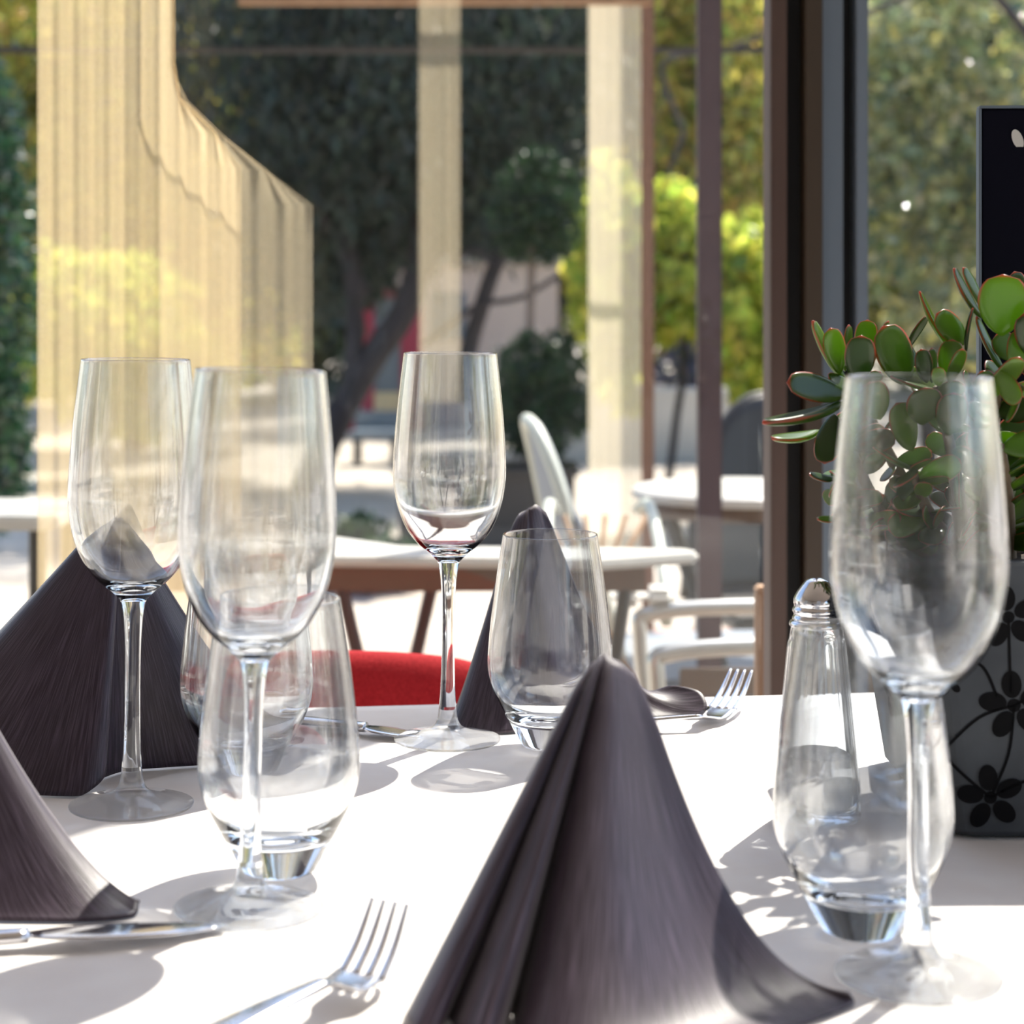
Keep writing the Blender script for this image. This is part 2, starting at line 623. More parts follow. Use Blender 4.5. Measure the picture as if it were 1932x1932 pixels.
L_dark = leaf_mat('dark_drooping_leaves', [(0.008, 0.022, 0.018), (0.015, 0.035, 0.028), (0.03, 0.055, 0.035), (0.035, 0.045, 0.05), (0.05, 0.085, 0.045)], 0.35, 0.35)
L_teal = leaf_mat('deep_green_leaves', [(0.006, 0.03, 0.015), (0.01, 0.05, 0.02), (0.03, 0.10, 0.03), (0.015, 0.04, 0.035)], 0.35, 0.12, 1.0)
L_yel = leaf_mat('yellow_green_leaves', [(0.45, 0.52, 0.07), (0.62, 0.66, 0.11), (0.30, 0.48, 0.06), (0.80, 0.70, 0.13), (0.14, 0.26, 0.04)], 0.65, 0.4)
L_mix = leaf_mat('autumn_green_leaves', [(0.14, 0.24, 0.04), (0.42, 0.46, 0.10), (0.75, 0.62, 0.12), (0.06, 0.12, 0.03), (0.80, 0.52, 0.18)], 0.6, 0.12, 1.0)
L_olive = leaf_mat('olive_leaves', [(0.16, 0.24, 0.10), (0.36, 0.42, 0.20), (0.06, 0.12, 0.10), (0.70, 0.62, 0.20), (0.20, 0.28, 0.22), (0.8, 0.7, 0.45)], 0.55, 0.10, 1.0)
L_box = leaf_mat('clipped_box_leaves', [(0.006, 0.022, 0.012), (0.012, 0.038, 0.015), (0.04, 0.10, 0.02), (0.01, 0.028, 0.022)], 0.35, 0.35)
L_far = leaf_mat('far_dark_leaves', [(0.03, 0.06, 0.04), (0.06, 0.10, 0.05), (0.14, 0.17, 0.06), (0.05, 0.08, 0.07)], 0.4, 0.4)
L_lav = leaf_mat('lavender_leaves', [(0.10, 0.09, 0.16), (0.16, 0.15, 0.22), (0.08, 0.12, 0.09)], 0.4, 0.5)


def limb(name, parent, pts, r0, r1, m=None, n=8):
    pts = crom(pts, 5)
    rs = [r0 + (r1 - r0) * i / (len(pts) - 1) for i in range(len(pts))]
    return MB().tube(pts, rs, n).build(name, m or M['bark'], parent, True)


def tree(name, label, base, blobs, leafm, size, aspect=.5, droop=0., trunk=None, lump=.35, cat='tree', group=None, tr=.1, bark=None):
    t = thing(name, (0, 0, 0), label, cat, group)
    t.location = base
    off = Vector(base)
    bl = [(tuple(Vector(c) - off), r, n) for c, r, n in blobs]
    if trunk:
        for j, (pts, r0, r1) in enumerate(trunk):
            limb('trunk' if j == 0 else 'branch', t, [Vector(p) - off for p in pts], r0, r1, bark)
    foliage('foliage', t, leafm, bl, size, aspect, droop, lump)
    return t


# leaning dark tree in the middle
D = 10.0
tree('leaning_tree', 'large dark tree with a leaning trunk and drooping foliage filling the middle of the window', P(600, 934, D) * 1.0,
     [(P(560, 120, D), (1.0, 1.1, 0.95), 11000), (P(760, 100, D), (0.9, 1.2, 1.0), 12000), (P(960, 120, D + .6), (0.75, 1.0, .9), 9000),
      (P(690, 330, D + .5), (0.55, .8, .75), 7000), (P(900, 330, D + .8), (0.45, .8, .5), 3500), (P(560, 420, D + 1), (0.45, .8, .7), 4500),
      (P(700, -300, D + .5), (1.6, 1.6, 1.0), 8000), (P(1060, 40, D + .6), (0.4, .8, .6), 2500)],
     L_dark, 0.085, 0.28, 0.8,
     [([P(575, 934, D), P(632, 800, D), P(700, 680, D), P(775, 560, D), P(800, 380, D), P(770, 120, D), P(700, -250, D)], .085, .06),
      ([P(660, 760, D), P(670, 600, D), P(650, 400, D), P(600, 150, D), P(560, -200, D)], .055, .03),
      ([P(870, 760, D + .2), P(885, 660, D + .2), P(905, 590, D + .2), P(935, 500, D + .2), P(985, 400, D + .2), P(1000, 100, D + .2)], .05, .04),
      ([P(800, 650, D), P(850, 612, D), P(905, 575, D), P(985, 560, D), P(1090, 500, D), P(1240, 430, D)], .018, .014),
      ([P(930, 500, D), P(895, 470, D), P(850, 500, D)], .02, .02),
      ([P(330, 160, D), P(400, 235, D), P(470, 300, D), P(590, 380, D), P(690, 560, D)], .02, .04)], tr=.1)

# yellow-green tree at the left, behind the reflection sheets
D = 13.4
tree('yellowing_tree', 'tall tree with yellowing leaves behind the sheer curtain at the left', P(250, 876, D),
     [(P(180, 100, D), (1.1, 1.0, 0.9), 9000), (P(330, 300, D), (0.9, 1.0, 0.9), 8000), (P(120, 330, D), (0.9, 1.0, 0.8), 6000),
      (P(200, -60, D), (1.4, 1.0, .5), 2200), (P(480, 540, D), (0.4, .5, .7), 2500), (P(330, 480, D), (0.8, .5, .7), 4000)],
     L_mix, 0.09, .55, 0.2, [([P(260, 876, D), P(250, 700, D), P(290, 400, D), P(240, 0, D)], .11, .06)], bark=M['bark_pale'])
D = 11.0
tree('yellow_shrub', 'low yellow-flowering shrub behind the sheer curtain', P(200, 902, D),
     [(P(190, 640, D), (0.65, .5, .5), 4500), (P(110, 600, D), (0.35, .4, .45), 2000), (P(300, 720, D), (0.5, .4, .35), 2500)],
     L_yel, 0.07, .6, 0, cat='shrub', trunk=[([P(200, 902, D), P(200, 760, D)], .03, .02)])
D = 6.5
tree('glossy_shrub', 'dark glossy evergreen shrub at the far left edge', P(-60, 1120, D),
     [(P(-60, 560, D), (0.24, .35, .75), 6000), (P(-70, 250, D), (0.22, .3, .3), 1800), (P(-60, 850, D), (0.22, .3, .35), 2200)],
     L_teal, 0.05, .5, 0, cat='shrub', trunk=[([P(-60, 1120, D), P(-60, 700, D)], .03, .02)])
# right side
D = 8.5
tree('maple_tree', 'small tree with bright yellow-green leaves left of the dark window frame', P(1350, 996, D),
     [(P(1290, 520, D), (0.24, .4, .25), 2200), (P(1400, 560, D), (0.24, .4, .36), 3400), (P(1270, 420, D), (0.16, .3, .22), 900),
      (P(1420, 690, D), (0.15, .3, .2), 900), (P(1250, 610, D), (0.08, .2, .1), 260), (P(1160, 520, D), (0.22, .4, .45), 2400), (P(1170, 700, D), (0.12, .3, .2), 500)],
     L_yel, 0.075, .75, 0.1,
     [([P(1250, 996, D), P(1275, 800, D), P(1290, 640, D), P(1240, 420, D), P(1290, 250, D)], .02, .012),
      ([P(1290, 640, D), P(1390, 560, D), P(1440, 470, D)], .014, .01), ([P(1290, 250, D), P(1250, 120, D), P(1370, 95, D), P(1450, 66, D), P(1530, 60, D)], .014, .012)], bark=M['bark'])
D = 14.2
tree('grey_green_tree', 'grey-green tree behind the slim posts, left of the window frame', P(1330, 854, D),
     [(P(1300, 100, D), (0.9, 1, 1.1), 6500), (P(1400, 300, D), (0.6, 1, 0.9), 4500), (P(1350, -60, D), (1.1, 1.0, .5), 1500)],
     L_mix, 0.10, .5, 0.5, [([P(1330, 854, D), P(1340, 600, D), P(1300, 300, D), P(1330, -100, D)], .09, .05)])
D = 9.5
tree('olive_tree', 'olive tree with glinting small leaves behind the right-hand pane', P(1760, 953, D),
     [(P(1720, 120, D), (0.55, .8, .75), 2600), (P(1850, 250, D), (0.6, .8, .7), 2600), (P(1720, 420, D), (0.45, .8, .6), 1800),
      (P(1880, 520, D), (0.6, .8, .5), 1400), (P(1800, -80, D), (.9, .8, .4), 900), (P(2050, 200, D), (0.6, .9, .9), 1800)],
     L_olive, 0.085, .5, 0.2,
     [([P(1760, 953, D), P(1750, 700, D), P(1790, 500, D), P(1850, 200, D), P(1900, -100, D)], .05, .03),
      ([P(1620, 30, D - 2), P(1720, -10, D - 2)], .012, .012), ([P(1870, -20, D - 2), P(1960, 90, D - 2)], .02, .02)])
# background trees that close the view
for i, (px, D, rx, lm) in enumerate([(-350, 20, 2.1, L_far), (130, 23.5, 2.4, L_mix), (560, 20, 2.1, L_far), (1000, 23.5, 2.4, L_far), (1430, 20, 2.1, L_mix), (1850, 23.5, 2.4, L_olive), (2300, 20, 2.1, L_far)]):
    lab = ['broad dark tree far off beyond the left edge of the window', 'pale green tree farthest left behind the yellowing tree', 'dark far tree behind the leaning tree',
           'dark far tree behind the ball topiary', 'far yellowish tree behind the slim posts', 'far olive-green tree behind the black board', 'dark tree far off at the right edge'][i]
    bz = P(px, 586, D); bz.z = 0
    tree('background_tree', lab, bz,
         [((bz.x, D, 3.6), (rx, 1.2, 3.3), 9000), ((bz.x, D, 1.6), (rx, 1.2, 1.5), 4500), ((bz.x, D, 7.5), (rx, 1.2, 3), 4000)], lm, 0.22, .6, .2,
         [([bz, bz + Vector((0.1, 0, 2)), bz + Vector((0, 0, 5))], .25, .12)], group='trees beyond the terrace')
D = 12.95
tree('lavender_shrub', 'low greyish purple shrub on top of the low grey wall', P(1300, 740, D),
     [(P(1290, 700, D), (0.35, .3, .2), 1800), (P(1400, 700, D), (0.3, .3, .16), 1000)], L_lav, 0.05, .4, cat='shrub')

# ------------------------------------------------------------------ far buildings and walls
w = MB().box((P(1330, 0, 12.3).x, 12.3, 0.24), (1.9, 0.35, 0.48), bev=0.01).build('low_wall', M['wall_grey'])
tag(w, 'low grey concrete wall across the terrace behind the slim posts', 'wall')

kb = thing('kiosk', (P(720, 0, 15).x, 15, 0), 'small red-framed kiosk behind the leaning tree trunk', 'kiosk')
sc = 15 / F
def kx(px): return (px - 720) * sc
def kz(py): return EYE - (py - HY) * sc
def kbox(name, x0, x1, y0, y1, m, dy=0, d=.06):
    return MB().box(((kx(x0) + kx(x1)) / 2, dy, (kz(y0) + kz(y1)) / 2), (kx(x1) - kx(x0), d, kz(y0) - kz(y1)), bev=.004).build(name, m, kb)
kbox('post', 683, 706, 560, 812, M['red_paint'])
kbox('post', 757, 797, 560, 812, M['red_paint'])
kbox('rail', 640, 760, 775, 812, M['red_paint'], -.03)
kbox('rail', 640, 797, 545, 562, M['red_paint'], -.03)
kbox('door', 706, 757, 562, 740, M['blue_grey'], .03)
kbox('panel', 706, 757, 740, 775, M['cream'], .0)
bd = thing('far_building', (P(900, 0, 16).x, 16, 0), 'pale pinkish rendered building seen between the tree trunks', 'building')
MB().box((0, .5, 0.70), (1.4, 1, 1.40), bev=.01).build('wall', M['wall_out'], bd)
MB().box((0, .5, 1.43), (1.5, 1.1, 0.07), bev=.01).build('roof', M['wall_grey'], bd)
MB().box((-.25, -.01, .95), (.3, .03, .4), bev=.005).build('window', M['blue_grey'], bd)
bn = thing('bench', (P(710, 0, 12).x, 12, 0), 'dark bench on the sunny paving in front of the kiosk', 'bench')
MB().box((0, 0, .20), (.30, .3, .05), bev=.01).build('seat', M['blue_grey'], bn)
for s in (-1, 1):
    MB().box((s * .12, 0, .09), (.04, .28, .17), bev=.005).build('leg', M['dark_metal'], bn)
MB().box((0, .13, .28), (.30, .03, .12), bev=.01).build('backrest', M['blue_grey'], bn)

# ball topiary in a wide planter
D = 8.0
tp = P(1005, 0, D); tp.z = 0
t = thing('ball_topiary', tp, 'clipped ball topiary with a dark round head above a fuller lower ball', 'topiary')
MB().tube(crom([Vector((-.03, 0, .1)), Vector((-.02, 0, .6)), Vector((0, 0, 1.4))], 6), .018, 8).build('trunk', M['bark_pale'], t, True)
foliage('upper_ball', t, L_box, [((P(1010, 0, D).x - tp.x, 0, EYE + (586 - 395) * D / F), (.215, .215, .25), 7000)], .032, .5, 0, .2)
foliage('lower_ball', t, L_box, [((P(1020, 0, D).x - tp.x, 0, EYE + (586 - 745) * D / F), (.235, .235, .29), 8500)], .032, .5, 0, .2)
px_ = P(920, 0, D); px_.z = 0
pl = thing('terrace_planter', px_, 'wide dark planter at the foot of the ball topiary', 'planter')
MB().box((0, 0, .155), (.74, .46, .31), bev=.012).build('box', M['dark_metal'], pl)
MB().box((0, 0, .315), (.78, .50, .03), bev=.008).build('rim', M['dark_metal'], pl)
gs = thing('low_plant', P(680, 1010, 6.6), 'low leafy green plant on the paving at the left of the planter', 'plant')
gs.location.z = 0
foliage('foliage', gs, L_box, [((0, 0, .12), (.22, .2, .14), 1500)], .05, .5)
MB().tube([(0, 0, 0), (0, 0, .15)], .01).build('stem', M['bark_pale'], gs)

# slim posts of the terrace
t = thing('terrace_post', P(1338, 0, 2.66), 'purple-brown square metal post, the nearer and thicker of the two', 'post', 'slim terrace posts')
t.location.z = 0
MB().box((0, 0, 1.4), (.034, .034, 2.8), bev=.003).build('shaft', M['post'], t)
MB().box((0, 0, .004), (.09, .09, .008), bev=.001).build('base_plate', M['post'], t)
t = thing('terrace_post', P(1222, 0, 3.45), 'rust-brown thin post beside the pale sheer banner', 'post', 'slim terrace posts')
t.location.z = 0
MB().box((0, 0, 1.4), (.023, .023, 2.8), bev=.003).build('shaft', M['post2'], t)
MB().box((0, 0, .004), (.07, .07, .008), bev=.001).build('base_plate', M['post2'], t)


# ------------------------------------------------------------------ window reflections, built as translucent sheets
def reflection_band(name, Y, edge_l, edge_r, z0, z1, m, label, cat, group=None, fold=.0012, nf=9, weights=None):
    """folded sheet; edge_l / edge_r: pixel column as a function of the pixel row"""
    V, Fc = [], []
    nu, nv = 120, 80
    o0 = P(edge_l(400), 0, Y); o0.z = 0
    xmax = (edge_r(3000) - edge_l(400)) * Y / F
    for j in range(nv + 1):
        z = z0 + (z1 - z0) * j / nv
        py = HY + (EYE - z) * F / Y
        xl, xr = (edge_l(py) - 966) * Y / F, (edge_r(py) - 966) * Y / F
        for i in range(nu + 1):
            u = i / nu
            xf = min(o0.x + u * xmax, xr)
            dy = fold * (math.sin(u * nf * 6.28 + 1.3 * math.sin(u * 9)) + .4 * math.sin(u * nf * 14 + z))
            V.append((xf - o0.x, dy, z))
    for j in range(nv):
        for i in range(nu):
            a = j * (nu + 1) + i
            Fc.append((a, a + 1, a + nu + 2, a + nu + 1))
    root = thing(name, (o0.x, Y, 0), label, cat, group)
    s = mesh_obj('fabric', V, Fc, m, root, True)
    md = s.modifiers.new('thickness', 'SOLIDIFY'); md.thickness = 0.0004
    xl, xr = (edge_l(-900) - 966) * Y / F - o0.x, (edge_r(-900) - 966) * Y / F - o0.x
    MB().tube([(xl - .02, 0, z1 + .005), (xr + .02, 0, z1 + .005)], .008, 10).build('curtain_rod', M['dark_metal'], root, True)  # rod added to carry the stand-in sheet
    return root


def pw(knots):
    def f(y):
        if y <= knots[0][0]: return knots[0][1]
        for (a, b), (c, d) in zip(knots, knots[1:]):
            if y <= c:
                return b + (d - b) * (y - a) / (c - a)
        return knots[-1][1]
    return f


reflection_band('sheer_curtain', 1.52, lambda y: 70, pw([(160, 328), (200, 345), (290, 455), (2000, 456)]), 0.3, 2.62, M['sheer'],
      'sheer beige curtain panel at the left, covering the yellowing tree', 'curtain', 'sheer curtains at the window')  # beige reflection in the window, built as a translucent sheet
reflection_band('sheer_curtain', 1.55, lambda y: 300, pw([(160, 320), (290, 455), (360, 560), (385, 590), (2000, 592)]), 0.3, 2.62, M['sheer_thin'],
      'thinner sheer curtain panel with a slanting edge, right of the denser one', 'curtain', 'sheer curtains at the window', nf=5)  # second, fainter layer of the built reflection
reflection_band('sheer_banner', 3.3, lambda y: 790, lambda y: 868, .83, 2.7, M['sheer_thin'],
      'narrow faint sheer banner hanging outside above the centre wine glass', 'banner', 'sheer banners on the terrace', nf=2)  # faint vertical reflection, made as a sheet beyond the glass
reflection_band('sheer_banner', 3.4, lambda y: 1110, lambda y: 1209, .56, 2.7, M['sheer_pale'],
      'pale cream sheer banner hanging beside the rust-brown post', 'banner', 'sheer banners on the terrace', nf=2)  # brighter vertical reflection, also made as a sheet
rl = MB().box((P(840, 0, 3.36).x, 3.36, EYE + 592 * 3.36 / F), (.75, .02, .03), bev=.003).build('top_batten', M['tan_wood'])  # solid bar put in for the reflection along the top
tag(rl, 'tan wooden batten across the top between the hanging banners', 'batten')
cb = MB().box((P(560, 0, 3.7).x, 3.7, EYE + 492 * 3.7 / F), (2.2, .012, .012), bev=.002).build('rail', M['dark_metal'])
tag(cb, 'thin dark horizontal rail running behind the sheer curtains', 'rail')

# ------------------------------------------------------------------ terrace furniture
def slab(name, poly, z, th, m, parent, bev=.004):
    bm = bmesh.new()
    vs = [bm.verts.new((x, y, z)) for x, y in poly]
    f = bm.faces.new(vs)
    r = bmesh.ops.extrude_face_region(bm, geom=[f])
    bmesh.ops.translate(bm, vec=(0, 0, -th), verts=[g for g in r['geom'] if isinstance(g, bmesh.types.BMVert)])
    bmesh.ops.recalc_face_normals(bm, faces=bm.faces)
    bmesh.ops.bevel(bm, geom=bm.edges[:], offset=bev, segments=2, affect='EDGES')
    me = bpy.data.meshes.new(name); bm.to_mesh(me); bm.free()
    me.materials.append(m)
    return link_obj(bpy.data.objects.new(name, me), parent)


def gxy(px, py, z):
    Y = (EYE - z) * F / (py - HY)
    return ((px - 966) * Y / F, Y)


t = thing('terrace_table', (0, 2.1, 0), 'pale-topped terrace table just outside the window, nearest to the glass', 'table', 'terrace tables')
poly = [gxy(x, y, .72) for x, y in [(330, 1008), (620, 1010), (760, 1029), (1290, 1034), (1318, 1039), (1316, 1044), (1130, 1057), (900, 1053), (330, 1048)]]
poly = [(x, y - 2.1) for x, y in poly]
slab('table_top', poly, .72, .012, M['tabletop'], t)
MB().box((-.12, .0, .693), (.54, .02, .03), bev=.003).build('apron', M['brown_metal'], t)
MB().box((-.12, .10, .693), (.54, .02, .03), bev=.003).build('apron', M['brown_metal'], t)
for a, c in [((-.195, 0, .69), (-.03, 0, .0)), ((-.09, .10, .69), (-.25, .10, 0)), ((.13, 0, .69), (.03, 0, .0)), ((.03, .10, .69), (.13, .10, 0))]:
    MB().tube([a, c], .008, 8).build('leg', M['dark_metal'], t)

t = thing('terrace_table', (P(1400, 0, 2.9).x, 2.9, 0), 'pale-topped terrace table with crossed legs, behind the purple-brown post', 'table', 'terrace tables')
lathe('table_top', [(0, .72), (.165, .72), (.172, .716), (.172, .706), (.165, .702), (0, .702)], M['tabletop'], t, 48, False)
lathe('apron', [(.155, .70), (.158, .68), (.15, .68), (.15, .70)], M['brown_metal'], t, 32, False)
for a, c in [((-.12, -.08, .69), (.12, -.08, 0)), ((.12, -.08, .69), (-.12, -.08, 0)), ((-.12, .08, .69), (.12, .08, 0)), ((.12, .08, .69), (-.12, .08, 0))]:
    MB().tube([a, c], .009, 8).build('leg', M['dark_metal'], t)

t = thing('terrace_table', (P(-60, 0, 2.6).x, 2.6, 0), 'terrace table at the left edge, mostly hidden by the sheer curtain', 'table', 'terrace tables')
slab('table_top', [(-.4, -.12), (.13, -.12), (.15, -.1), (.15, .1), (.13, .12), (-.4, .12)], .72, .02, M['tabletop'], t)
for x, y in ((-.1, -.09), (.12, -.09), (.12, .09), (-.1, .09)):
    MB().tube([(x, y, .70), (x, y, 0)], .012, 8).build('leg', M['dark_metal'], t)


def shell_chair(loc, rz, label, w=.42, shell=None, rim=None):
    t = thing('shell_chair', loc, label, 'chair', 'terrace chairs', rz)
    shell, rim = shell or M['chair_grey'], rim or M['chair_rim']
    # backrest: arched curved shell with a pale rolled rim; local +x is across, +y the front of the seat
    V, Fc, nu, nv = [], [], 16, 12
    def bp(u, v):
        a = (u - .5) * 2
        zt = .44 + (.385) * v * (1 - .42 * abs(a) ** 2.6 * v)
        return (a * w / 2 * (1 - .28 * v), -.17 - .07 * v + .05 * a * a, zt)
    for j in range(nv + 1):
        for i in range(nu + 1):
            V.append(bp(i / nu, j / nv))
    for j in range(nv):
        for i in range(nu):
            q = j * (nu + 1) + i
            Fc.append((q, q + 1, q + nu + 2, q + nu + 1))
    o = mesh_obj('backrest', V, Fc, shell, t, True)
    o.modifiers.new('thickness', 'SOLIDIFY').thickness = .012
    edge = [bp(0, j / nv) for j in range(nv + 1)] + [bp(i / nu, 1) for i in range(1, nu)] + [bp(1, 1 - j / nv) for j in range(nv + 1)]
    MB().tube(edge, .010, 8).build('backrest_rim', rim, t, True)
    MB().box((0, .02, .44), (w, .40, .03), bev=.012).build('seat', shell, t)
    for x, y in ((-.17, -.14), (.17, -.14), (.17, .18), (-.17, .18)):
        MB().tube([(x, y, .43), (x * 1.15, y * 1.15, 0)], .011, 8).build('leg', M['dark_metal'], t, True)
    return t


shell_chair((.262, 2.92, 0), math.radians(-83), 'grey shell chair with a pale rolled rim, seen edge-on right of the centre wine glass')
shell_chair((P(1560, 0, 3.3).x, 3.5, 0), math.radians(190), 'dark shell chair at the table with crossed legs, behind the window frame', shell=M['dark_metal'], rim=M['dark_metal'])

t = thing('metal_armchair', (.385, 2.27, 0), 'metal armchair with bright tubular armrests, below the crossed-leg table', 'chair', 'terrace chairs')
for y in (-.22, .05):
    MB().tube(crom([(-.20, y, .40), (-.225, y, .58), (-.20, y, .618), (0, y, .625), (.2, y, .62)], 6), .010, 10).build('armrest', M['alu'], t, True)
MB().box((0, -.08, .42), (.4, .34, .02), bev=.004).build('seat', M['brown_metal'], t)
for x in (-.19, .19):
    for y in (-.22, .05):
        MB().tube([(x, y, .6 if x > 0 else .42), (x, y, 0)], .010, 8).build('leg', M['brown_metal'], t, True)
for k in range(3):
    MB().box((.21, -.16 + k * .09, .62), (.012, .04, .34), bev=.003).build('back_slat', M['brown_metal'], t)
MB().box((-.02, -.22, .585), (.36, .008, .03), bev=.002).build('arm_rail', M['brown_metal'], t)

t = thing('rattan_chair', (.12, 2.5, 0), 'pale armchair with white arm pads behind the nearest terrace table', 'chair', 'terrace chairs')
for s, y in ((-1, -.05), (1, -.05)):
    MB().tube(crom([(s * .06, .16, .71), (s * .07, .05, .725), (s * .075, -.1, .66), (s * .075, -.16, .60)], 5), .008, 8).build('armrest', M['chair_rim'], t, True)
    MB().box((s * .02 + .045, -.16, .635), (.04, .06, .022), bev=.009).build('arm_pad', M['tabletop'], t)
MB().box((0, 0, .42), (.24, .32, .03), bev=.01).build('seat', M['bark_pale'], t)
for k in range(6):
    a = -.075 + k * .03
    MB().tube([(a, .16, .43), (-a, .18, .70)], .004, 6).build('back_cane', M['tan_wood'], t, True)
for x, y in ((-.1, -.14), (.1, -.14), (.1, .15), (-.1, .15)):
    MB().tube([(x, y, .42), (x, y, 0)], .009, 8).build('leg', M['tan_wood'], t, True)

t = MB().box((fx(1436, 1.72), 1.72, .37), (.011, .02, .74), bev=.002).build('wooden_stake', M['tan_wood'])
tag(t, 'tan wooden stake standing directly outside the dark window frame', 'stake')

# ------------------------------------------------------------------ table, cloth, red chair
A7 = math.radians(7.2)
TC = Vector((0.06, 0.69, 0))
tb = thing('dining_table', (TC.x, TC.y, 0), 'square dining table under the white tablecloth', 'table', rz=A7)
MB().box((0, 0, .73), (.98, .94, .030), bev=.004).build('table_top', M['wood'], tb)
for x in (-.42, .42):
    for y in (-.40, .40):
        MB().box((x, y, .357), (.05, .05, .714), bev=.004).build('leg', M['wood'], tb)


def tablecloth():
    hx, hy = .497, .477
    n = 64
    V, Fc = [], []
    drop = .26
    xs = [-hx - drop + (2 * (hx + drop)) * i / n for i in range(n + 1)]
    ys = [-hy - drop + (2 * (hy + drop)) * i / n for i in range(n + 1)]
    def fold(d, e):      # arc length past the edge -> (out, down)
        if d <= 0: return 0, 0
        r = .012
        if d < r * math.pi / 2:
            a = d / r
            return r * math.sin(a), r * (1 - math.cos(a))
        return r + (d - r * 1.57) * .06, r + (d - r * 1.57) * .99
    for y in ys:
        for x in xs:
            ex, ey = max(abs(x) - hx, 0), max(abs(y) - hy, 0)
            ox, dx = fold(ex, 0)
            oy, dy = fold(ey, 0)
            X = math.copysign(min(abs(x), hx) + ox, x)
            Y = math.copysign(min(abs(y), hy) + oy, y)
            d = max(dx, dy)
            wv = .012 * (d / drop) * math.sin((x if dy >= dx else y) * 34)
            if dy >= dx and d > 0: Y += math.copysign(wv, y)
            elif d > 0: X += math.copysign(wv, x)
            z = -d
            if d == 0:
                z = .0002 * math.sin(x * 41 + 2 * math.sin(y * 13)) * math.sin(y * 37)
            V.append((X, Y, z))
    for j in range(n):
        for i in range(n):
            a = j * (n + 1) + i
            Fc.append((a, a + 1, a + n + 2, a + n + 1))
    o = mesh_obj('tablecloth', V, Fc, M['cloth'], None, True)
    o.location = (TC.x, TC.y, TZ - .0003)
    o.rotation_euler = (0, 0, A7)
    o.modifiers.new('thickness', 'SOLIDIFY').thickness = .0012
    tag(o, 'white cotton tablecloth with soft creases laid over the dining table', 'tablecloth')
    o.cycles.is_caustics_receiver = True
    return o


tablecloth()

rc = thing('red_chair', (P(590, 0, 1.37).x, 1.37, 0), 'red upholstered chair pushed up to the far side of the dining table', 'chair', rz=A7)
V, Fc = [], []
nu, nv = 28, 14
def rb(u, v):      # rounded upholstered back; u across, v around the section
    a = (u - .5) * 2
    hh = .139 * (1 - .16 * abs(a) ** 2.0)
    th = .024 * (1 - .35 * abs(a) ** 4)
    ang = 2 * math.pi * v
    cx, cz = math.cos(ang), math.sin(ang)
    sx = math.copysign(abs(cx) ** .75, cx); sz = math.copysign(abs(cz) ** .55, cz)
    w_ = .165 * (math.sin(a * math.pi / 2) if abs(a) > .9 else a / .9 * math.sin(.9 * math.pi / 2))
    e = (1 - abs(a) ** 10) ** .5 if abs(a) < 1 else 0.0
    return (.17 * a, sx * th * max(e, .15) + .02 * a * a, .605 + sz * hh * max(e, .55))
for i in range(nu + 1):
    for j in range(nv * 2):
        V.append(rb(i / nu, j / (nv * 2)))
for i in range(nu):
    for j in range(nv * 2):
        a, b2 = i * nv * 2 + j, i * nv * 2 + (j + 1) % (nv * 2)
        Fc.append((a, b2, b2 + nv * 2, a + nv * 2))
Fc.append(tuple(range(nv * 2))); Fc.append(tuple(nu * nv * 2 + k for k in range(nv * 2))[::-1])
mesh_obj('backrest', V, Fc, M['red'], rc, True)
MB().box((0, -.22, .44), (.38, .38, .06), bev=.02).build('seat', M['red'], rc, True)
for x in (-.16, .16):
    for y in (-.37, -.03):
        MB().box((x, y, .21), (.035, .035, .42), bev=.004).build('leg', M['wood'], rc)
for x in (-.13, .13):
    MB().box((x, -.005, .46), (.02, .02, .12), bev=.004).build('back_support', M['wood'], rc)


